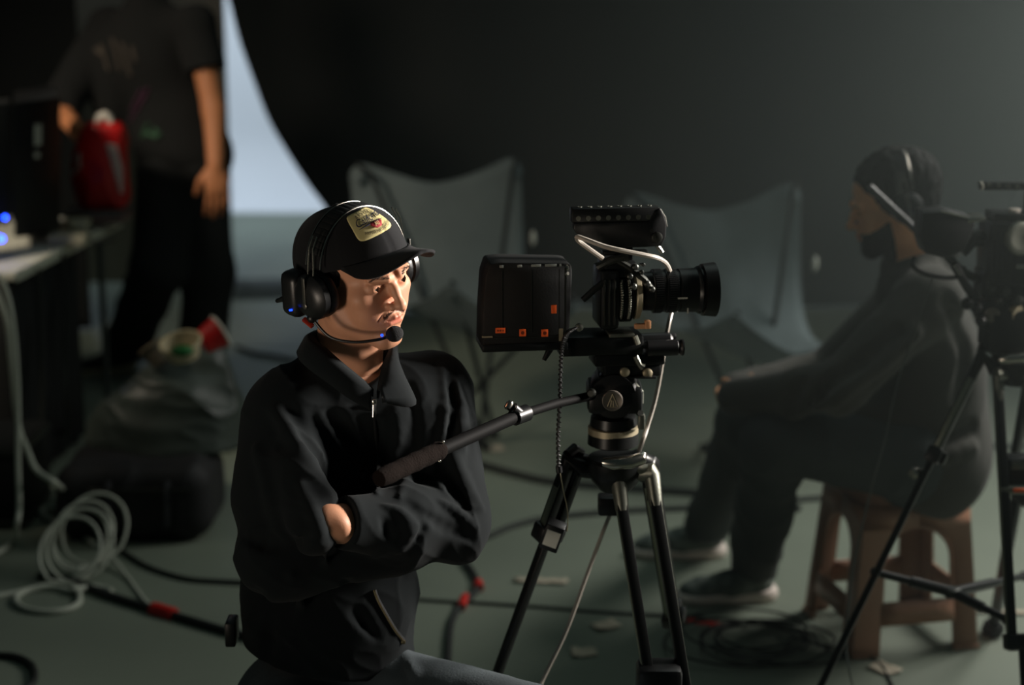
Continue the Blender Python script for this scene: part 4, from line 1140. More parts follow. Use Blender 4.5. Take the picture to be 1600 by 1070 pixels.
hd2 = SDF(); hd2.cap(wrF.lerp(elF, .25), wrF, .028, .025)
hand(hd2, wrF, (W(1132, 612, 4.50)-wrF), (0, -1, -.2), (0, 0, 1), curl=.6, size=.85)
lo, hi = bbox([hpc, mid, cst, shN, shF, elN, elF, kN, kF, aN, aF, H2.translation], .13)
body2 = person_body('body', [(b, lo, hi, .012), (hd, *bbox([wrN], .22), .0045), (hd2, *bbox([wrF], .22), .0045)], m_skin2, man2, H2, .0034)
eyes(H2, body2, look=(0, -.2))
hs2 = SDF(); hs2.ell((0, -.024, .046), (.088, .110, .094), k=.02); hs2.ell((0, -.062, -.020), (.070, .052, .050), k=.03)
for q in (-1, 1): hs2.cap((q*.074, .018, .03), (q*.071, .012, -.015), .010, .006, .01)
hs2.sub(lambda P: -(P[:, 1]*.9-P[:, 2]*.55-.032), .01)
hs2.sub(lambda P: P[:, 2]+.055+P[:, 1]*.3, .01) if False else None
hs2.ops.append(('d', lambda P: .0045*vnoise(P, 130, 3)+.002*vnoise(P, 330, 8), 0))
V, Q = sdf_verts(hs2, (-.12, -.15, -.1), (.12, .12, .16), .004)
link_mesh('hair', np_mesh('hair', xfn(H2, V), Q), m_hair, man2)
beard(H2, man2, m_hair)
rr = random.Random(14); sp = []
for q in (-1, 1):
    for i in range(60):
        t = rr.random(); sp.append((project_head(q*(.014+.033*t), .0185+.005*math.sin(t*2.4)-.004*t+rr.gauss(0, .0012)), (q, .25, .1)))
hair_strands('eyebrow_hair', sp, m_hair, man2, H2, .0065, .0006, 3)

sw = SDF(); sw.ell(hpc-Vector((-.02, 0, .03)), (.165, .195, .185)).ell(mid, (.142, .178, .19), k=.07).ell(cst, (.115, .165, .14), k=.07)
sw.ell(W(1365, 655, 4.5), (.12, .16, .10), k=.06); sw.cap(shN+Vector((0, .03, 0)), shF-Vector((0, .03, 0)), .074, .07, .05).cap(nk2-Vector((-.01, 0, .05)), nk2, .085, .070, .06)
sw.cap(shN, elN, .080, .070, .05).cap(shF, elF, .080, .070, .05)
na = SDF(); na.cap(elN, wrN+(wrN-elN)*.22, .072, .050, .03); fa_ = SDF(); fa_.cap(elF, wrF+(wrF-elF)*.24, .070, .050, .03)
sw.add(fa_, .02); sw.add(na, .02)
hood = SDF(); hood.path([H2 @ Vector((-.05, -.03, -.17)), H2 @ Vector((0, -.11, -.15)), H2 @ Vector((.06, -.05, -.17))], [.03, .035, .03], .02); sw.add(hood, .04)
fl_ = [([(1430, 520), (1370, 575), (1300, 625), (1240, 650)], .014, 'u'), ([(1400, 520), (1340, 570), (1290, 600)], .012, 's'), ([(1480, 470), (1505, 540), (1500, 620)], .016, 's'),
       ([(1250, 600), (1230, 640)], .010, 's'), ([(1290, 600), (1275, 650)], .010, 's'), ([(1420, 680), (1470, 690), (1520, 670)], .014, 's'), ([(1410, 710), (1470, 715), (1520, 700)], .012, 'u')]
sb_ = SDF(); sb_.ops = list(sw.ops)
for px_, r_, op_ in fl_:
    P = [hit(sb_, x, y, 3.2, 5.2) for x, y in px_]; P = [p for p in P if p is not None]
    if len(P) > 1: sw.path(spline(P, 3), r_, .025, op=op_, kk=.005)
sw.ops.append(('d', lambda P: .004*vnoise(P, 14, 41)-.009*(.35-np.sqrt(np.abs(vnoise(P*np.array([1.0, 1.0, .6]), 12, 23))+.004)), 0))
sw.inter(cut_plane(hpc-Vector((0, 0, .165)), (-.35, 0, -1)), .01)
lo, hi = bbox([hpc, mid, cst, shN, shF, elN, elF, wrN, wrF, nk2], .17)
sdf_obj('sweatshirt', sw, lo, hi, .0065, m_knit, man2)
m_trou2 = mat('charcoal_trousers', (66, 72, 72), .9, bump=.3, bscale=200, noise=.3, nscale=6)
tr = SDF(); tr.ell(hpc-Vector((0, 0, .07)), (.150, .18, .10))
tr.cap(hN, kN, .105, .086, .05).cap(hF, kF, .105, .086, .05)
tr.cap(kN, aN+Vector((0, 0, .0)), .086, .072, .03).cap(kF, aF, .086, .072, .03)
tr.ops.append(('d', lambda P: .004*vnoise(P, 16, 51)-.013*(.35-np.sqrt(np.abs(vnoise(P*np.array([1.0, 1.0, .7]), 13, 53))+.004)), 0))
tr.inter(cut_plane((0, 0, .055), (0, 0, -1)), .004)
lo, hi = bbox([hpc, hN, hF, kN, kF, aN, aF], .14)
sdf_obj('trousers', tr, lo, hi, .007, m_trou2, man2)
m_shoe2 = mat('black_grey_runner_mesh', (66, 78, 72), .7, noise=.6, nscale=28, bump=.6, bscale=120, rgb2=(150, 160, 150))
m_sole = mat('pale_pink_foam_sole', (236, 222, 212), .6)
# runners, toes to the left
shoe('sneaker', (fN.x+.055, fN.y-.02, .002), (-1, -.10, 0), man2, m_shoe2, m_sole)
shoe('sneaker', (fF.x+.045, fF.y+.0, .002), (-1, .02, 0), man2, m_shoe2, m_sole)
# headset, boom turned up
bm = [H2.inverted() @ W(1442, 370, 4.31), H2.inverted() @ W(1400, 331, 4.30), H2.inverted() @ W(1358, 292, 4.30)]
hb0, _ = headset('headset', H2, 'headset on the man on the brown stool, its thick boom swung up past his temple', -1, (.106, .122), bm, None, boomr=.0090, y0=-.022, cz=.000, big=1.05)
mb = MB(H2); mb.sphere(H2.inverted() @ W(1437, 352, 4.285), .0045, 10); mb.build('indicator_light', mat('soft_blue_indicator', (30, 60, 220), .4, emit=(40, 70, 230), estr=1.2), hb0)

# ================================================================ brown plastic stool
m_brown = mat('brown_plastic', (176, 130, 106), .42, weave=.35, bscale=110, noise=.15, nscale=8)
def stool(cx, cy, yaw, H=.445, top=.135, bot=.175):
    t = thing('plastic_stool', 'brown plastic stool with arched sides, under the seated man in the sweatshirt', 'stool', (cx, cy, 0), yaw)
    M = Matrix.Translation((cx, cy, 0)) @ Matrix.Rotation(yaw, 4, 'Z')
    # seat: rounded square pan with a rim
    mb = MB(M)
    def sq(r, z, e=5, n=48):
        out = []
        for i in range(n):
            a = 2*math.pi*i/n; c, s = math.cos(a), math.sin(a); k = (abs(c)**e+abs(s)**e)**(-1/e); out.append(Vector((c*k*r, s*k*r, z)))
        return out
    loops = [sq(top*.02, H-.006), sq(top*.55, H-.006), sq(top*.85, H-.004), sq(top*.93, H+.000), sq(top*1.0, H-.002), sq(top*1.04, H-.012), sq(top*1.05, H-.05), sq(top*1.075, H-.055), sq(top*1.08, H-.062)]
    P = [[l[i] for l in loops] for i in range(48)]
    mb.grid(P, closed_u=True); mb.build('seat', m_brown, t, solid=.004, offset=-1)
    # legs: L-section corner posts flaring outward, arches between them and a lower rail ring
    def wpt(side, u, z):
        """u -1..1 across the side, z height -> point on the sloping side wall"""
        r = top*1.06+(bot-top*1.06)*(1-z/(H-.05)); p = Vector((u*r, -r, z)); return Matrix.Rotation(side*math.pi/2, 3, 'Z') @ p
    def uin(z):      # half width of the opening at height z
        z1 = H-.105
        if z > z1: return 0
        return .60*(1-max(0, (z-(z1-.085))/.085)**2)**.5
    zr0, zr1 = .082, .140
    zc = sorted(set([0, .03, .06, zr0, zr1, .19, .24]+[H-.105-.085+.085*math.sin(math.pi/2*k/10) for k in range(11)]))
    for sd in range(4):     # corner legs
        mb = MB(M)
        for z0_, z1_ in zip(zc[:-1], zc[1:]):
            for side, sgn in ((sd, 1), ((sd+1) % 4, -1)):
                ua, ub = uin(z0_+1e-4), uin(z1_-1e-4)
                if z0_ < .075:   # small arch at the feet
                    ua, ub = .60, .60
                mb.grid([[wpt(side, sgn*ua, z0_), wpt(side, sgn*1.0, z0_)], [wpt(side, sgn*ub, z1_), wpt(side, sgn*1.0, z1_)]])
        z0_ = zc[-1]
        for side, sgn in ((sd, 1), ((sd+1) % 4, -1)):
            mb.grid([[wpt(side, 0, z0_), wpt(side, sgn*1.0, z0_)], [wpt(side, 0, H-.05), wpt(side, sgn*1.0, H-.05)]])
        bmesh.ops.remove_doubles(mb.bm, verts=mb.bm.verts, dist=.0008)
        lg = mb.build('leg', m_brown, t, solid=.006, offset=-1, angle=30)
        mb = MB(M)       # thickened lip round the opening and the foot
        for side, sgn in ((sd, 1), ((sd+1) % 4, -1)):
            lip = [wpt(side, sgn*uin(z+1e-4), z) for z in zc if z >= zr1-.001]
            mb.tube(lip, .0055, 8)
            mb.tube([wpt(side, sgn*.62, .006), wpt(side, sgn*1.0, .006)], .007, 8)
        mb.build('moulded_lip', m_brown, lg)
    for sd in range(4):
        mb = MB(M)
        mb.grid([[wpt(sd, u, z) for z in (zr0, zr1)] for u in (-.62, -.3, 0, .3, .62)])
        mb.tube([wpt(sd, -.62, zr1), wpt(sd, .62, zr1)], .0045, 8); mb.tube([wpt(sd, -.62, zr0), wpt(sd, -.5, zr0+.012), wpt(sd, .5, zr0+.012), wpt(sd, .62, zr0)], .0045, 8)
        mb.build('rail', m_brown, t, solid=.006, offset=-1)
    return t
cS = F(1398, 1000); stool(cS.x, cS.y+.08, math.radians(12))

# ================================================================ butterfly chairs
m_canvas = mat('blue_grey_canvas', (106, 118, 120), .95, noise=.35, nscale=7, bump=.5, bscale=90, rgb2=(78, 88, 90))
def sling_chair(label, BL, BR, FL, FR, seed, glintp):
    c = (BL+BR+FL+FR)/4; t = thing('sling_chair', label, 'chair', (c.x, c.y, 0), group=None)
    bm_ = (BL+BR)/2-Vector((0, 0, .10)); fm_ = (FL+FR)/2-Vector((0, 0, .10)); seat = bm_.lerp(fm_, .60); seat.z = .36
    n, m_ = 40, 36
    def curve(p0, p1, p2, p3, t_): 
        return p0*(1-t_)**3+p1*3*t_*(1-t_)**2+p2*3*t_*t_*(1-t_)+p3*t_**3
    back = bm_.lerp(fm_, .30); back.z = .58
    def C(v): 
        a = bm_; b = bm_.lerp(fm_, .12); b.z = .70; cc = bm_.lerp(fm_, .42); cc.z = .18; return curve(a, b, cc, fm_, v)
    def edge_(P0, P1, v):
        inn = (bm_+fm_)/2; a = P0.lerp(P1, .06); a.z = P0.z*.42; b = P0.lerp(P1, .32); b.z = P1.z*.62
        a = a.lerp(Vector((inn.x, inn.y, a.z)), .02); b = b.lerp(Vector((inn.x, inn.y, b.z)), .10)
        return curve(P0, a, b, P1, v)
    rows = []
    for i in range(n+1):
        v = i/n; L_, C_, R_ = edge_(BL, FL, v), C(v), edge_(BR, FR, v); row = []
        for j in range(m_+1):
            u = -1+2*j/m_; w2 = abs(u)**1.7
            E = L_ if u < 0 else R_
            p = C_*(1-w2)+E*w2; p.z -= .05*max(0, (abs(u)-.86)/.14)**2*(1-v)**2
            if u*u > 0: p.x = (C_.x*(1-abs(u))+E.x*abs(u))*.75+p.x*.25; p.y = (C_.y*(1-abs(u))+E.y*abs(u))*.75+p.y*.25
            q = np.array([tuple(p)]); p = p+Vector((0, 1, .4))*float(vnoise(q*np.array([1.6, .7, .6]), 11, seed)[0])*.012
            row.append(p)
        rows.append(row)
    mb = MB(); mb.grid(rows); sl = mb.build('canvas_sling', m_canvas, t, solid=.006, offset=0, angle=180)
    mb = MB(); mb.tube([r_[0] for r_ in rows], .006, 6); mb.tube([r_[-1] for r_ in rows], .006, 6); mb.tube(rows[0], .006, 6); mb.tube(rows[-1], .006, 6); mb.build('hem_piping', m_canvas, sl)
    for P_ in (BL, BR, FL, FR):     # corner pockets
        mb = MB(); mb.sphere(P_.lerp(c, .08)-Vector((0, 0, .05)), .022, 12, (1, .5, 1.3)); mb.build('corner_pocket', m_canvas, sl)
    mb = MB(); mb.sphere(glintp, .016, 12, (.6, .4, 1.7)); mb.build('edge_highlight', mat('pale_highlight', (214, 216, 206), .7), sl)  # small pale blob stands in for a bright highlight on the sling's edge
    # bent rod frame: each rod runs from one corner down to the floor on the opposite side
    feet = {}
    for nm, P_, Q_ in (('BL', BL, FR), ('BR', BR, FL), ('FL', FL, BR), ('FR', FR, BL)):
        g = P_.lerp(Q_, .62); g.z = .012; g2 = P_.lerp(Q_, .10); g2.z = P_.z-.05
        mb = MB(); mb.tube([P_.lerp(c, .05), g2, g], .009, 8); mb.sphere(g+Vector((0, 0, .006)), .016, 10); mb.build('leg', m_black, t)
        feet[nm] = g
    mb = MB(); mb.tube([feet['BL'], feet['BR']], .008, 8); mb.tube([feet['FL'], feet['FR']], .008, 8); mb.build('floor_rod', m_black, t)
    return t
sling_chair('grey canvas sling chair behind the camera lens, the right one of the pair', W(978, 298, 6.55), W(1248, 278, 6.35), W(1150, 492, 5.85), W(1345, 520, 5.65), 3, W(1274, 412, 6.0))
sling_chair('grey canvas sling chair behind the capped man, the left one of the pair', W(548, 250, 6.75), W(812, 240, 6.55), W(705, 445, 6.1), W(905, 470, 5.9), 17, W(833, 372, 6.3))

# ================================================================ second camera and tripod at the right edge
Y3 = 3.92; S3 = 2800/(Y3*CP+(CAM_H-1.2)*SP)
cam2 = thing('cinema_camera', 'black cinema camera with eyepiece hood, cut off by the right edge, on the second tripod', 'camera', W(1570, 470, Y3))
RY2 = math.radians(172)
def R2(px, py, dy=0.0): return W(px, py, Y3+dy)
def bx2(mb, x0, y0, x1, y1, d0, d1, bev=.003):
    a = R2(x0, y1); b_ = R2(x1, y0); mb.box((a.x, Y3+d0, a.z), (b_.x, Y3+d1, b_.z), bev)
mb = MB(); bx2(mb, 1532, 342, 1640, 440, -.06, .05, .008); bx2(mb, 1545, 330, 1640, 350, -.04, .04, .004); bx2(mb, 1528, 420, 1620, 462, -.04, .05, .006); bd2 = mb.build('camera_body', m_anod, cam2)
mb = MB()
for i in range(4): bx2(mb, 1540+9*i, 356, 1544+9*i, 430, -.063, -.059, .001)
mb.build('cooling_fins', m_dgrey, bd2)
mb = MB(); mb.lathe(R2(1594, 372, -.055), (.25, -1, 0), [(-.01, .036), (.004, .038), (.008, .036), (.010, .031), (.0095, .022), (.006, .001)], 36); mb.build('lens_port_cap', m_grey, bd2)
mb = MB(); bx2(mb, 1575, 404, 1600, 411, -.065, -.056, .001); mb.build('silver_label', m_steel, bd2)
mb = MB(); bx2(mb, 1530, 284, 1650, 296, -.014, .014, .003); hb2 = mb.build('top_handle', m_anod, cam2)
mb = MB()
for i in range(6): mb.lathe(R2(1545+15*i, 288+1.2*i, -.014), (0, -1, 0), [(0, .0044), (.001, .0044), (.0012, .0028), (-.003, .0028)], 12)
mb.tube([R2(1532, 284, -.012), R2(1536, 292, -.016), R2(1533, 297, -.016)], .003, 8)
mb.build('threaded_holes', m_grey, hb2)
mb = MB(); bx2(mb, 1600, 296, 1630, 335, -.012, .012, .003); mb.build('handle_riser', m_anod, cam2)
mb = MB(); bx2(mb, 1574, 324, 1591, 336, -.02, -.005, .002); mb.build('pale_connector', mat('pale_plastic', (205, 198, 188), .4), cam2)
# eyepiece with hood, on an arm
mb = MB(); poly = [(1442, 332), (1480, 329), (1520, 340), (1524, 352), (1508, 392), (1478, 404), (1446, 396), (1438, 372)]
mb.prism([R2(a_, b_, -.07) for a_, b_ in poly], (0, 0, 0), (0, .075, 0), .004); ey = mb.build('eyepiece_hood', m_blackpl, cam2)
mb = MB(); mb.prism([R2(a_, b_, -.072) for a_, b_ in ((1510, 340), (1540, 339), (1541, 344), (1513, 349))], (0, 0, 0), (0, .06, 0), .001); mb.tube([R2(1470, 330, -.07), R2(1512, 340, -.072)], .002, 6); mb.build('hood_edge', m_steel, ey)
mb = MB(); mb.tube([R2(1505, 395, -.04), R2(1525, 372, -.03), R2(1540, 370, 0)], .011, 10); mb.tube([R2(1480, 400, -.04), R2(1505, 425, -.03), R2(1535, 440, 0)], .009, 10); bx2(mb, 1505, 360, 1535, 384, -.02, .02, .004); mb.build('eyepiece_arm', m_dgrey, cam2)
mb = MB(); mb.sphere(R2(1497, 380, -.062), .004, 10); mb.build('red_light', mat('dim_red_lamp', (170, 50, 24), .4, emit=(200, 60, 30), estr=.25), ey)
mb = MB(); mb.tube([R2(1490, 412, -.05), R2(1512, 450, -.05), R2(1525, 468, -.04)], .010, 12); mb.lathe(R2(1514, 472, -.05), (-.6, -.7, -.2), [(0, .012), (.012, .014), (.018, .010)], 16); mb.build('support_handle', m_anod, cam2)
mb = MB(); mb.tube([R2(1491, 414, -.062), R2(1501, 430, -.062)], .0025, 8); mb.build('handle_glint_strip', m_steel, cam2)
mb = MB()
for (px, py, rr_, c_) in ((1548, 448, .010, 0), (1570, 455, .012, 0), (1590, 470, .012, 0), (1590, 432, .008, 0), (1560, 470, .007, 0)):
    mb.lathe(R2(px, py, -.05), (.1, -1, .1), [(-.01, rr_*.6), (0, rr_), (.006, rr_), (.008, rr_*.6)], 14)
mb.build('clamp_knobs', m_dgrey, cam2)
mb = MB(); mb.lathe(R2(1585, 434, -.05), (1, 0, 0), [(0, .008), (.06, .008)], 12); bx2(mb, 1540, 462, 1640, 478, -.04, .04, .003); mb.build('base_plate', m_anod, cam2)
mb = MB(); mb.tube(spline([R2(1428, 402, -.03), R2(1426, 415, -.05), R2(1445, 428, -.06), R2(1480, 434, -.06), R2(1502, 430, -.04), R2(1506, 418, -.02)], 8), .0055, 8)
tag(mb.build('thick_cable', m_cable, None), 'thick dark cable drooping in a loop under the eyepiece hood of the right camera', 'cable')
cable('thin_grey_cable', [R2(1462, 428, -.05), R2(1455, 440, -.04), R2(1432, 510, -.02), R2(1402, 600, 0), R2(1382, 690, 0), R2(1366, 745, 0), R2(1350, 810, 0), R2(1333, 890, -.02), R2(1326, 950, -.05), R2(1322, 1010, -.08), R2(1330, 1062, -.10), F(1345, 1120)+Vector((0, 0, .004))],
      .0022, mat('thin_grey_sheath', (96, 102, 98), .5), 'thin grey cable hanging in front of the seated man and the brown stool', n=8)

tri2 = thing('tripod', 'black twin-tube tripod at the right edge with one leg slanting across to the lower middle', 'tripod', (R2(1580, 560).x, Y3, 0))
mb = MB(); bx2(mb, 1535, 478, 1600, 548, -.05, .06, .012); fh2 = mb.build('fluid_head', m_anod, tri2)
mb = MB(); mb.lathe(R2(1551, 491, -.03), (-.1, -1, 0), [(-.05, .036), (0, .036), (.012, .033), (.014, .02)], 36); dr2 = mb.build('tilt_drum', m_blackpl, fh2)
mb = MB(); mb.lathe(R2(1550, 492, -.045), (-.1, -1, 0), [(-.003, .017), (.002, .017), (.003, .015), (.0028, .001)], 30); mb.build('round_badge', MATS['brushed_grey_badge'], dr2)
mb = MB(); mb.lathe(R2(1592, 492, -.03), (.5, -1, 0), [(-.04, .030), (.0, .030), (.010, .026), (.012, .010)], 30); mb.build('drum_side_plate', m_beige, fh2)
mb = MB(); mb.lathe(R2(1582, 560), (0, 0, 1), [(-.02, .040), (0, .046), (.025, .046), (.03, .040), (.06, .038)], 36); mb.build('pan_base', m_anod, fh2)
mb = MB(); mb.lathe(R2(1530, 480, -.05), (-.8, -.6, 0), [(0, .010), (.012, .013), (.018, .009)], 14); mb.lathe(R2(1536, 500, -.05), (-.8, -.6, 0), [(0, .010), (.012, .012), (.018, .008)], 14); mb.build('head_knobs', m_blackpl, fh2)
A2 = R2(1588, 566)
mb = MB(); mb.lathe(A2+Vector((0, 0, -.02)), (0, 0, 1), [(-.03, .030), (-.01, .046), (.010, .055), (.028, .056), (.034, .046)], 40); cr2 = mb.build('crown', m_anod, tri2)
mb = MB(); mb.tube([R2(1562, 562, -.058), R2(1575, 560, -.066), R2(1600, 558, -.066)], [.008, .012, .012], 12); mb.build('bowl_lock', m_steel, cr2)
g1 = F(1618, 1245); q1 = R2(1582, 592, -.03); g2 = F(1222, 1195); q2 = R2(1533, 560, .0); g3 = Vector((R2(1668, 900).x, 4.5, 0)); q3 = R2(1622, 590, .06)
for i, (tp, ft, sd, sep, cz_) in enumerate(((q1, g1, Vector((1, .1, 0)), .068, .58), (q2, g2, Vector((.45, 1, 0)), .030, .24), (q3, g3, Vector((-.5, 1, 0)), .05, .4))):
    d = (Vector(ft)-Vector(tp)).normalized(); sd = (sd-d*sd.dot(d)).normalized()
    tripod_leg(tri2, tp, ft, sd, sep, clampz=cz_, rtube=.0115 if i != 1 else .0105)
    mb = MB(); tp = Vector(tp); cc = A2+Vector((0, 0, -.02)); outw = Vector((tp.x-cc.x, tp.y-cc.y, 0)).normalized()
    for q in (-1, 1):
        mb.tube([cc+outw*.030+sd*(.016*q), cc+outw*.05+sd*(sep/2*q)+Vector((0, 0, .004)), tp+sd*(sep/2*q)+Vector((0, 0, .010)), tp+sd*(sep/2*q)+d*.05], [.013, .015, .0135, .0115], 14)
    mb.tube([tp+sd*(-sep/2)+Vector((0, 0, .016)), tp+Vector((0, 0, .026)), tp+sd*(sep/2)+Vector((0, 0, .016))], .010, 12)
    mb.build('shoulder_casting', m_grey if i == 0 else m_anod, cr2)
mb = MB(); d = (Vector(g2)-Vector(q2)).normalized(); pk = Vector(q2)+d*.30; mb.lathe(R2(1432, 738, -.05), (-.7, -.7, .1), [(-.02, .008), (0, .013), (.014, .013), (.018, .008)], 16); mb.build('leg_knob', m_steel, tri2)
# spreader
pA = W(1368, 894, 3.84); pH = W(1488, 925, 3.86); pB = W(1574, 968, 3.74); pC = W(1600, 900, 4.15)
mb = MB(); mb.lathe(pH, (0, 0, 1), [(-.012, .014), (-.008, .020), (.008, .020), (.012, .014)], 20); sh2 = mb.build('spreader_hub', m_dgrey, tri2)
for p in (pA, pB, pC):
    mb = MB(); mb.tube([pH, pH.lerp(p, .55)], .0125, 10); mb.tube([pH.lerp(p, .5), p], .009, 10); mb.sphere(p, .013, 10); mb.build('spreader_arm', m_anod, sh2)
mb = MB(); a_ = W(1562, 765, 3.80); b_ = W(1606, 765, 3.80); mb.tube([a_, b_], .010, 12); mb.build('leg_crossbar', m_grey, tri2)
mb = MB(); c_ = W(1594, 735, 3.86); mb.box(c_-Vector((.035, .03, .045)), c_+Vector((.05, .03, .035)), .008); bt = thing('battery', 'small black battery pack hung between the tubes of the right tripod', 'battery', c_); mb.build('case', m_blackpl, bt)
mb = MB(); mb.box(c_+Vector((-.03, -.034, .012)), c_+Vector((.03, -.0295, .030)), .002); mb.build('grey_panel', m_grey, bt)
mb = MB(); c_ = W(1592, 766, 3.78); mb.box(c_-Vector((.012, .004, .004)), c_+Vector((.016, .004, .004)), .001); mb.build('red_marking', m_orange, bt)
# ================================================================ left side: table, kit, standing person
m_tt = mat('worn_white_laminate', (206, 206, 192), .55, noise=.15, nscale=8)
A_ = F(22, 426, .75); B_ = F(190, 340, .75); dv = (B_-A_).normalized(); lv = Vector((-dv.y, dv.x, 0)); zz = Vector((0, 0, 1)); LT = (B_-A_).length
t = thing('folding_table', 'white-topped table at the left edge loaded with black equipment', 'table', A_.lerp(B_, .5)+lv*.5-zz*.75)
Mt = Matrix((lv, dv, zz)).transposed().to_4x4(); Mt = Matrix.Translation((A_.x, A_.y, 0)) @ Mt
mb = MB(Mt); mb.box((0, 0, .722), (1.2, LT, .75), .004); mb.build('tabletop', m_tt, t)
mb = MB(Mt); mb.box((-.004, .01, .716), (.004, LT, .752), .003); mb.build('edge_strip', mat('pale_edge_banding', (214, 214, 196), .5), t)
mb = MB(Mt); cp = []
for i in range(61):
    LQ = LT*.55; q = i/60*(LQ+1.1); x_, y_ = ((.02, LQ+.02-q) if q < LQ else (.02+(q-LQ), .02)); cp.append([Vector((x_+.012*math.sin(i*1.3) if q < LQ else x_, y_ if q < LQ else y_+.012*math.sin(i*1.3), z_)) for z_ in (.718, .5, .25, .02)])
mb.grid(cp); mb.build('cloth_skirt', mat('black_table_cloth', (22, 24, 24), .95), t, solid=.004)
for (x, y) in ((.06, .12), (.06, LT-.1), (1.1, .12), (1.1, LT-.1)):
    mb = MB(Mt); mb.tube([(x, y, 0), (x, y, .72)], .013, 10); mb.build('leg', mat('dull_grey_tube', (86, 90, 88), .5, .6), t)
def tbox(x0, y0, z0, x1, y1, z1): return (x0, y0, .752+z0), (x1, y1, .752+z1)
mon = thing('equipment_rack', 'tall black equipment unit with a pale label, standing on the white table', 'equipment', Mt @ Vector((.3, .5, .752)))
pl = W(20, 365, 6.0); pr = W(95, 365, 6.3)
mb = MB(); mb.prism([W(22, 160, 6.05), W(94, 150, 6.35), W(94, 366, 6.35), W(22, 372, 6.05)], (0, 0, 0), (-.12, .45, 0), .008); mb.build('case', m_blackpl, mon)
mb = MB(); mb.prism([W(54, 195, 6.17), W(65, 194, 6.21), W(65, 226, 6.21), W(54, 228, 6.17)], (0, -.001, 0), (0, -.004, 0)); mb.prism([W(54, 238, 6.17), W(62, 238, 6.20), W(62, 246, 6.20), W(54, 247, 6.17)], (0, -.001, 0), (0, -.004, 0)); mb.build('pale_label', mat('pale_label_print', (190, 190, 178), .6), mon)
mb = MB(); mb.tube([W(20, 168, 6.03), W(21, 345, 6.03)], .005, 8); mb.build('corner_trim', m_dgrey, mon)
mon2 = thing('monitor', 'black monitor back at the very left edge of the table, blue lights below it', 'monitor', W(-20, 372, 5.95))
mb = MB(); mb.prism([W(-90, 170, 5.8), W(14, 160, 5.98), W(14, 350, 5.98), W(-90, 358, 5.8)], (0, 0, 0), (-.04, .16, 0), .006); mb.build('case', m_black, mon2)
mb = MB(); mb.prism([W(-50, 352, 5.86), W(-20, 350, 5.90), W(-20, 392, 5.90), W(-50, 395, 5.86)], (0, 0, 0), (-.03, .10, 0), .004); mb.build('stand', m_black, mon2)
for px, py, r_ in ((2, 373, .011), (8, 340, .007)):
    mb = MB(); mb.sphere(W(px, py, 5.84 if py > 350 else 5.9), r_, 12); mb.build('blue_light', mat('bright_blue_lamp', (20, 60, 255), .4, emit=(30, 70, 255), estr=14 if py > 350 else 1.5), mon2)
# pale adapters and plugs on the table edge
k_ = 0
for (px, py, w_, h_, lab) in ((82, 356, .11, .035, 'dull brown-grey adapter lying on the table, behind the other two'), (118, 350, .10, .045, 'largest cream power adapter on the table edge, nearest the red bag'), (108, 372, .13, .03, 'flat cream plug strip on the table edge, in front of the adapters')):
    c = F(px, py, .775); mb = MB(); R = Matrix.Rotation(.5, 3, 'Z')
    mb.box(c-Vector((w_/2, .05, .022)), c+Vector((w_/2, .05, .018)), .010); ad = thing('power_adapter', lab, 'adapter', c)
    mb.build('case', mat('cream_plastic', (190, 184, 158), .5) if k_ else mat('dull_brown_plastic', (110, 96, 80), .6), ad)
    mb = MB(); mb.tube(spline([c+Vector((w_/2, 0, 0)), c+Vector((w_/2+.05, -.03, -.012)), c+Vector((w_/2+.09, .03, -.012))], 5), .004, 6); mb.build('lead', m_cable, ad); k_ += 1
# red packet
rp = SDF(); cR = W(158, 258, 6.72); rp.box(cR, (.100, .055, .165), .04, k=.02); rp.ell(cR+Vector((-.01, -.03, -.02)), (.085, .06, .12), k=.04)
rp.sub(lambda P: (P-np.array(cR)) @ np.array([.92, 0, -.38])*-1+.105 if False else .105-(P-np.array(cR)) @ np.array([-.92, 0, .38]), .01)
rp.ops.append(('d', lambda P: .006*vnoise(P, 22, 61)-.012*(.35-np.sqrt(np.abs(vnoise(P, 16, 63))+.003)), 0))
rbag = thing('plastic_bag', 'red printed plastic bag standing on the table under the standing person\'s hand', 'bag', cR-Vector((0, 0, .18)))
m_rp = mat('glossy_red_plastic', (196, 22, 20), .38, noise=.3, nscale=9, rgb2=(96, 10, 12), bump=.2, bscale=60)
sdf_obj('bag_body', rp, *bbox([cR], .24), .006, m_rp, rbag)
def on_rp(px, py, l=.004):
    p = hit(rp, px, py, 6.2, 7.2); return p-ray(px, py).normalized()*l if p is not None else W(px, py, 6.64)
mb = MB()
for i in range(12):
    y = 226+6.5*i; x = 166+ (i*1.9); mb.tube([on_rp(x, y), on_rp(min(x+16, 192), y+3)], .0052, 6)
mb.build('white_print', mat('white_ink', (214, 206, 200), .5), rbag)
mb = MB(); mb.tube([on_rp(114, 250), on_rp(124, 240), on_rp(124, 262), on_rp(114, 270)], .006, 6); mb.build('pale_print', mat('grey_ink', (150, 140, 136), .5), rbag)
mb = MB(); mb.sphere(W(163, 184, 6.72), .035, 12, (1, .5, .6)); mb.tube(spline([W(150, 196, 6.7), W(163, 178, 6.70), W(174, 192, 6.7)], 6), .012, 8); mb.build('knotted_top', mat('white_film', (190, 186, 176), .5), rbag)
bx_ = thing('cardboard_box', 'low dull pinkish box on the table beneath the red bag', 'box', W(160, 330, 6.72)); c = W(158, 331, 6.72)
mb = MB(); mb.box(c-Vector((.12, .09, .03)), c+Vector((.10, .09, .012)), .004); mb.build('carton', mat('dull_pink_card', (120, 96, 92), .8), bx_)
mb = MB(); mb.box(c+Vector((-.12, -.092, -.006)), c+Vector((.10, .092, .013)), .003); mb.build('lid', mat('dull_grey_card', (96, 88, 84), .8), bx_)

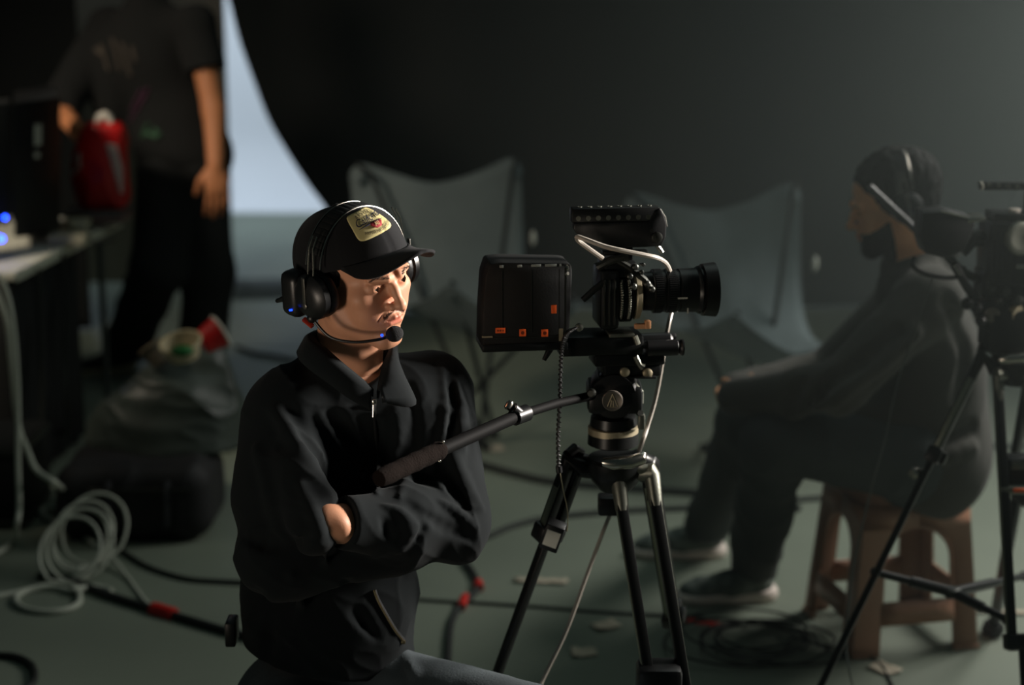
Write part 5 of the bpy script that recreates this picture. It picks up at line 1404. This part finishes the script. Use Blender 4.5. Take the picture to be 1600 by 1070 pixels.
# ---- standing person in black
YS = 7.2
ps = thing('person', 'person in black T-shirt and wide black trousers standing by the table, head out of frame', 'person', (W(270, 300, YS).x, YS, 0))
HS = head_frame(W(196, -95, YS-.02), math.radians(-62), math.radians(-18), 0)
P_ = lambda x, y, d=0: W(x, y, YS+d)
sN = P_(306, 38, -.10); sF = P_(170, 42, .10); eN = P_(334, 172, -.16); wN = P_(337, 258, -.24); eF = P_(92, 170, -.15); wF = P_(124, 208, -.36)
b = SDF(); ct = P_(240, 90); wt = P_(272, 200); hpS = P_(288, 262)
b.ell(ct, (.15, .12, .19)).ell(wt, (.14, .11, .17), k=.05).ell(hpS, (.15, .12, .12), k=.05)
b.cap(ct, HS @ Vector((0, -.03, -.12)), .06, .055, .05).cap(sN, sF, .05, .05, .04)
b.cap(sN, eN, .050, .046).cap(sF, eF, .050, .046).cap(eN, wN, .046, .033)
lgs = [(P_(258, 280, -.04), P_(244, 420, -.16), F(200, 578)), (P_(312, 280, .04), P_(326, 425, .0), F(318, 600))]
for h_, k__, f_ in lgs: b.cap(h_, k__, .075, .055).cap(k__, Vector((f_.x, f_.y, .09)), .052, .036)
b.cap(eF, wF, .044, .030)
hd = SDF(); hd.cap(wN.lerp(eN, .2), wN, .036, .030); hand(hd, wN, P_(341, 320, -.26)-wN, (-.35, .94, 0), (-1, -.2, 0), curl=.30, size=1.2)
hd2 = SDF(); hd2.cap(wF.lerp(eF, .3), wF, .034, .029); hand(hd2, wF, P_(160, 196, -.44)-wF, (0, .3, -1), (0, 1, 0), curl=.5, size=1.0)
lo, hi = bbox([ct, wt, hpS, sN, sF, eN, eF, wN, wF, HS.translation]+[q for l in lgs for q in l], .14)
bS = person_body('body', [(b, lo, hi, .014), (hd, *bbox([wN.lerp(P_(341, 320, -.26), .5)], .16), .004), (hd2, *bbox([wF], .2), .005)], m_skin3, ps, HS, .0036)
eyes(HS, bS)
hq = SDF(); hq.ell((0, -.026, .044), (.084, .106, .090), k=.02); hq.ell((0, -.062, -.020), (.070, .052, .050), k=.03); hq.sub(lambda P: -(P[:, 1]*.9-P[:, 2]*.45-.03), .01)
hq.ops.append(('d', lambda P: .003*vnoise(P, 150, 3), 0)); V, Q = sdf_verts(hq, (-.12, -.15, -.1), (.12, .12, .16), .005); link_mesh('hair', np_mesh('hair', xfn(HS, V), Q), m_hair, ps)
m_tee = mat('black_jersey', (12, 14, 14), .95, bump=.2, bscale=200)
te = SDF(); te.ell(ct, (.185, .150, .215)).ell(wt, (.185, .150, .24), k=.07).ell(P_(292, 240), (.185, .155, .15), k=.06)
te.cap(sN, sF, .072, .072, .05); te.cap(ct+Vector((-.03, 0, .12)), HS @ Vector((0, -.035, -.16)), .10, .065, .05)
sl1 = SDF(); sl1.cap(sN, eN, .082, .090, .03).inter(cut_plane(sN.lerp(eN, .54), eN-sN), .004)
sl2 = SDF(); sl2.cap(sF, eF, .082, .088, .03).inter(cut_plane(sF.lerp(eF, 1.05), eF-sF), .004)
te.ell(P_(178, 130, .0), (.10, .12, .22), k=.05); te.add(sl1, .03); te.add(sl2, .03)
te.ops.append(('d', lambda P: .006*vnoise(P, 9, 71)-.014*(.35-np.sqrt(np.abs(vnoise(P*np.array([1.0, 1.0, .5]), 9, 73))+.004)), 0))
te.inter(cut_plane(P_(290, 290), (0, 0, -1)), .004)
teo = sdf_obj('t_shirt', te, *bbox([ct, wt, hpS, sN, sF, eN, eF], .26), .011, m_tee, ps)
def on_te(px, py):
    p = hit(te, px, py, 6.3, 7.9); return p-ray(px, py).normalized()*.004 if p is not None else None
mcols = [mat('faded_grey_print', (74, 66, 58), .9), mat('faded_mauve_print', (78, 46, 66), .9), mat('faded_green_print', (46, 78, 56), .9)]
for gi, pts_ in enumerate([[((158, 70), (170, 110)), ((176, 60), (188, 110)), ((190, 66), (204, 118)), ((206, 72), (212, 96)), ((150, 76), (160, 84))],
                           [((222, 140), (206, 172)), ((232, 138), (216, 170)), ((228, 150), (204, 190))], [((232, 192), (222, 216)), ((224, 206), (246, 214)), ((240, 200), (250, 212))]]):
    mb = MB()
    for a__, b__ in pts_:
        l_ = [on_te(a__[0]+(b__[0]-a__[0])*k/5, a__[1]+(b__[1]-a__[1])*k/5) for k in range(6)]; l_ = [q for q in l_ if q is not None]
        if len(l_) > 2: mb.tube(l_, .011, 6, flat=.5)
    if len(mb.bm.verts): mb.build('chest_print', mcols[gi], teo)
trs = SDF(); trs.ell(P_(288, 255), (.185, .155, .13))
for h_, k__, f_ in lgs: trs.cap(h_, k__, .118, .105, .05).cap(k__, Vector((f_.x, f_.y, .10)), .105, .100, .04)
trs.ops.append(('d', lambda P: .006*vnoise(P*np.array([1, 1, .4]), 14, 81)-.012*(.35-np.sqrt(np.abs(vnoise(P*np.array([1.0, 1.0, .4]), 12, 83))+.004)), 0))
trs.inter(cut_plane((0, 0, .05), (0, 0, -1)), .004)
sdf_obj('trousers', trs, *bbox([hpS]+[q for l in lgs for q in l], .22), .013, mat('black_wide_cotton', (24, 26, 26), .92, bump=.2, bscale=200), ps)
m_sole3 = mat('cream_rubber_sole', (176, 166, 138), .7)
f_ = lgs[0][2]; shoe('sneaker', (f_.x+.03, f_.y-.0, .002), (-.8, -.35, 0), ps, mat('black_canvas_shoe', (34, 36, 36), .85), m_sole3)
f_ = lgs[1][2]; shoe('sneaker', (f_.x+.03, f_.y-.0, .002), (-.7, -.6, 0), ps, MATS['black_canvas_shoe'], m_sole3)

# ---- refuse bag with cups, black duffel bag, case under the table
m_bin = mat('translucent_grey_film', (72, 80, 74), .42, spec=.4, noise=.5, nscale=9, rgb2=(36, 41, 38), bump=.8, bscale=28)
cB = F(262, 800); YB = cB.y
bb = SDF(); q0 = W(262, 700, YB); bb.ell(q0, (.26, .20, .23)); bb.ell(W(290, 640, YB+.02), (.19, .16, .17), k=.08); bb.ell(W(325, 600, YB+.05), (.085, .09, .16), k=.06); bb.ell(W(215, 690, YB), (.16, .15, .13), k=.05)
bb.ops.append(('d', lambda P: .010*vnoise(P, 9, 91)-.030*(.35-np.sqrt(np.abs(vnoise(P, 8, 93))+.003))-.012*(.3-np.sqrt(np.abs(vnoise(P, 22, 95))+.003)), 0))
bb.inter(lambda P: .235-P[:, 2], .01)
rb_ = thing('refuse_bag', 'crumpled dark grey refuse bag full of rubbish, on top of the black duffel bag', 'bag', q0-Vector((0, 0, .2)))
sdf_obj('film', bb, *bbox([q0, W(325, 590, YB)], .32), .008, m_bin, rb_)
def cup(px, py, Y, axis, r, h, m1, m2, label, name='paper_cup', band=None):
    c = W(px, py, Y); ax = Vector(axis).normalized(); t = thing(name, label, 'cup' if 'cup' in name else 'bowl', c)
    mb = MB(); mb.lathe(c, ax, [(0, r*.76), (h, r), (h, r*.95), (.006, r*.71), (.006, .001)], 28, cap=False); mb.lathe(c, ax, [(0, r*.76), (.002, .001)], 28, cap=False); w_ = mb.build('wall', m1, t)
    mb = MB(); n_ = 28; u = ax.orthogonal().normalized(); v = ax.cross(u); mb.tube([c+ax*h+(u*math.cos(2*math.pi*i/n_)+v*math.sin(2*math.pi*i/n_))*r for i in range(n_)], .005, 8, closed=True); mb.build('rim', m2, t)
    if band: mb = MB(); mb.lathe(c, ax, [(h*.25, r*.82), (h*.27, r*.835), (h*.55, r*.895), (h*.57, r*.88)], 28, cap=False); mb.build('printed_band', band, w_)
    return t
m_cw = mat('white_paper_cup', (222, 214, 200), .6); m_cr = mat('red_cup_print', (214, 20, 18), .5)
cup(316, 535, 5.33, (.80, .42, .45), .050, .066, m_cr, m_cw, 'red paper cup with white rim lying on top of the refuse bag')
cup(288, 556, 5.28, (-.15, -.32, .95), .062, .05, mat('pale_food_tub', (196, 182, 150), .6), mat('cream_rim', (206, 190, 152), .55), 'cream paper bowl with green inside, beside the red cup on the refuse bag', 'paper_bowl')
gb = W(285, 548, 5.20); mb = MB(); mb.sphere(gb, .034, 16, (1, .8, .5)); tag(mb.build('leaf_scrap', mat('green_scrap', (30, 110, 48), .6, bump=1, bscale=60), None), 'small green scrap inside the cream paper bowl', 'food scrap')
cup(255, 566, 5.45, (-.5, .2, .7), .045, .06, mat('grey_brown_paper', (96, 88, 74), .8), mat('tan_rim', (120, 108, 88), .7), 'dull brown paper cup tucked behind the cream bowl on the refuse bag')
db = SDF(); dc_ = W(222, 775, 5.38); dc_.z = .125; db.box(dc_, (.245, .17, .125), .075, k=.02)
db.ops.append(('d', lambda P: .008*vnoise(P, 12, 101)-.012*(.35-np.sqrt(np.abs(vnoise(P, 12, 103))+.003)), 0))
db.inter(lambda P: .003-P[:, 2], .004)
m_duf = mat('black_nylon', (20, 20, 22), .7, bump=.4, bscale=150)
duf = thing('duffel_bag', 'black duffel bag on the floor left of the capped man, under the refuse bag', 'bag', (dc_.x, dc_.y, 0))
do_ = sdf_obj('bag_body', db, *bbox([dc_], .33), .008, m_duf, duf)
def on_db(px, py):
    p = hit(db, px, py, 4.6, 6.2); return p-ray(px, py).normalized()*.006 if p is not None else W(px, py, 5.2)
for xs in (170, 262):
    mb = MB(); l_ = [on_db(xs, y) for y in (752, 772, 800, 822)]; mb.tube(l_, .014, 6, flat=.35); mb.build('strap', mat('dark_webbing', (34, 36, 40), .8), do_)
mb = MB(); l_ = [on_db(x, 765) for x in (140, 180, 220, 260, 300)]; mb.tube(spline(l_, 4), .004, 6); mb.build('zip', m_dgrey, do_)
fc = thing('flight_case', 'black flight case standing under the white table at the left edge', 'case', F(40, 812))
c = F(34, 812); mb = MB(); c.y -= .10; mb.box((c.x-.45, c.y-.0, .0), (c.x+.04, c.y+.33, .27), .012); mb.build('case', m_black, fc)
mb = MB()
for z in (.02, .25): mb.box((c.x-.452, c.y-.004, z-.012), (c.x+.044, c.y+.334, z+.012), .003)
mb.build('edge_trim', m_dgrey, fc)

# ================================================================ cables on the floor
def fc_(name, px, r, m, label, cat='cable', n=10, lift=None, sides=8, closed=False):
    P = [F(*p)+Vector((0, 0, r+.0005)) for p in px]
    if lift: P = [p+Vector((0, 0, l)) for p, l in zip(P, lift)]
    mb = MB(); mb.tube(spline(P, n, closed), r, sides, closed=closed); return tag(mb.build(name, m, None), label, cat)
m_pale2 = mat('pale_vinyl_cable', (186, 190, 176), .5)
m_rub = mat('dark_rubber_cable', (30, 33, 31), .6)
cb = fc_('power_cable', [(60, 905), (110, 912), (170, 935), (250, 960), (310, 978), (365, 994), (430, 1010)], .011, m_rub, 'thick black cable running from the pale coil past the red tape to the capped man')
def wrap(px, py, px2, py2, r, label):
    a, b = F(px, py)+Vector((0, 0, .010)), F(px2, py2)+Vector((0, 0, .010)); mb = MB(); mb.tube([a, a.lerp(b, .3), a.lerp(b, .7), b], [r, r*1.08, r*1.02, r*1.05], 12, flat=.8)
    return tag(mb.build('tape_band', m_red, None), label, 'tape')
wrap(238, 956, 272, 966, .020, 'red tape wrapped round the thick cable left of the capped man')
fc_('floor_cable', [(176, 852), (200, 870), (235, 890), (290, 907), (345, 912), (420, 915)], .007, m_rub, 'dark cable curving from behind the pale coil to the capped man')
fc_('floor_cable', [(-10, 1028), (20, 1030), (42, 1038), (54, 1052), (50, 1075), (10, 1095)], .009, m_rub, 'black cable loop in the bottom left corner')
cb2 = fc_('power_cable', [(735, 860), (728, 880), (740, 900), (748, 920), (738, 935), (722, 950), (710, 968), (704, 990), (700, 1040)], .009, m_rub, 'black cable bending between two red tape bands right of the capped man\'s waist')
wrap(746, 915, 749, 925, .015, 'upper red tape band on the bent cable between the man and the tripod')
wrap(726, 938, 720, 955, .015, 'lower red tape band on the bent cable between the man and the tripod')
fc_('floor_cable', [(640, 938), (700, 942), (760, 945), (850, 951), (920, 957), (1000, 962), (1100, 966)], .0045, m_rub, 'thin dark cable lying straight across the floor below the left tripod leg')
fc_('floor_cable', [(700, 715), (752, 730), (810, 746), (860, 757), (930, 764), (1010, 770), (1120, 778), (1250, 800)], .012, m_rub, 'thick dark cable crossing the floor behind the tripod, the upper of two')
fc_('floor_cable', [(720, 850), (762, 842), (800, 826), (850, 814), (920, 806), (1010, 800), (1100, 796), (1250, 784), (1330, 778)], .009, m_rub, 'dark cable crossing the floor behind the tripod, the lower of two')
fc_('floor_cable', [(330, 690), (350, 706), (372, 700), (420, 690)], .010, m_rub, 'short black cable between the refuse bag and the capped man\'s shoulder')
fc_('floor_cable', [(370, 545), (400, 556), (430, 560), (520, 580)], .010, m_rub, 'dark cable on the far floor behind the capped man\'s headset')
fc_('floor_cable', [(1500, 690), (1545, 700), (1610, 702)], .010, m_rub, 'dark cable on the far floor behind the right tripod')
# black coil by the stool
cc = F(1180, 1012); rg = random.Random(5); P = []
for k in range(7):
    ox, oy = rg.uniform(-.05, .05), rg.uniform(-.03, .03); R1 = rg.uniform(.10, .165)
    for i in range(16):
        a = 2*math.pi*i/16; P.append(Vector((cc.x+ox*(1+i/16)+R1*math.cos(a)*1.05, cc.y+oy+R1*math.sin(a)*.95, .005+.0065*k+.003*math.sin(3*a+k))))
P += [Vector((cc.x+.22, cc.y-.05, .005)), F(1340, 1020)+Vector((0, 0, .005)), F(1375, 1040)+Vector((0, 0, .005)), F(1395, 1075)+Vector((0, 0, .005))]
mb = MB(); mb.tube(spline(P, 4), .0034, 6); tag(mb.build('cable_coil', m_rub, None), 'tangled coil of thin black cable on the floor beside the brown stool', 'cable')
# pale cables hanging from the table and coiled on the floor
def hang(pts, r, m, label): 
    mb = MB(); mb.tube(spline(pts, 10), r, 8); return tag(mb.build('hanging_cable', m, None), label, 'cable')
hang([W(-6, 428, 5.2), W(6, 445, 5.15), W(18, 490, 5.12), W(25, 560, 5.10), W(28, 640, 5.08), W(28, 720, 5.05), W(30, 790, 5.02), W(26, 822, 5.0), F(22, 850)+Vector((0, 0, .012)), F(0, 866)+Vector((0, 0, .010)), F(-30, 880)+Vector((0, 0, .01))], .0085, m_pale2, 'pale cable hanging nearest the left edge from the table to the floor')
hang([W(-8, 452, 5.2), W(10, 500, 5.14), W(17, 560, 5.12), W(28, 660, 5.1), W(44, 706, 5.08), W(58, 735, 5.06), W(90, 757, 5.04), F(104, 800)+Vector((0, 0, .06)), F(112, 806)+Vector((0, 0, .03)), F(70, 800)+Vector((0, 0, .012)), F(72, 812)+Vector((0, 0, .010)), F(118, 832)+Vector((0, 0, .010)), F(150, 856)+Vector((0, 0, .01))], .0085, m_pale2, 'pale cable hanging from the table and zigzagging past the duffel bag')
hang([W(60, 420, 5.9), W(62, 520, 5.85), W(66, 620, 5.8), W(64, 720, 5.75), F(70, 760)+Vector((0, 0, .008))], .0075, m_dgrey, 'dark grey cable hanging straight down below the table edge')
hang([W(98, 395, 6.15), W(102, 480, 6.1), W(101, 560, 6.05), W(104, 640, 6.0), F(104, 700)+Vector((0, 0, .008))], .007, m_dgrey, 'dark grey cable hanging below the cream adapters')
P = []; rg = random.Random(9)
for (cx_, cy_, rx_, ry_, lz) in ((126, 862, 43, 40, .03), (130, 880, 38, 45, .05), (122, 868, 44, 36, .04)):
    pass
c1 = F(128, 905); 
for k in range(5):      # upright leaning loops
    Rk = .085+.010*math.sin(k*2.1); ox = .012*math.sin(k*1.7); base = Vector((c1.x-.03+ox+.010*k, c1.y+.03*k, .09+.006*k))
    for i in range(14):
        a = 2*math.pi*i/14-1.57+.2*k; P.append(base+Vector((Rk*math.cos(a)*.98, .060*math.sin(a)+.02*math.cos(a), Rk*.95*math.sin(a))))
mb = MB(); P = [Vector((p.x, p.y, max(p.z, .006))) for p in P]; P += [F(170, 880)+Vector((0, 0, .03)), F(200, 905)+Vector((0, 0, .006)), F(222, 935)+Vector((0, 0, .005)), F(238, 952)+Vector((0, 0, .005))]
mb.tube(spline(P, 5), .0052, 7); tag(mb.build('cable_coil', m_pale2, None), 'pale cable coil standing in upright loops on the floor by the duffel bag', 'cable')
ring = [F(75+50*math.cos(a), 941+19*math.sin(a))+Vector((0, 0, .008)) for a in [2*math.pi*i/16 for i in range(15)]]
mb = MB(); mb.tube(spline([F(-10, 936)+Vector((0, 0, .006)), F(40, 926)+Vector((0, 0, .006)), F(90, 916)+Vector((0, 0, .008)), F(120, 924)+Vector((0, 0, .012))]+ring+[F(118, 930)+Vector((0, 0, .018)), F(150, 920)+Vector((0, 0, .006)), F(175, 926)+Vector((0, 0, .006))], 6), .0085, 8)
tag(mb.build('cable_loop', m_pale2, None), 'pale cable lying in a flat open loop on the floor, lowest at the left', 'cable')
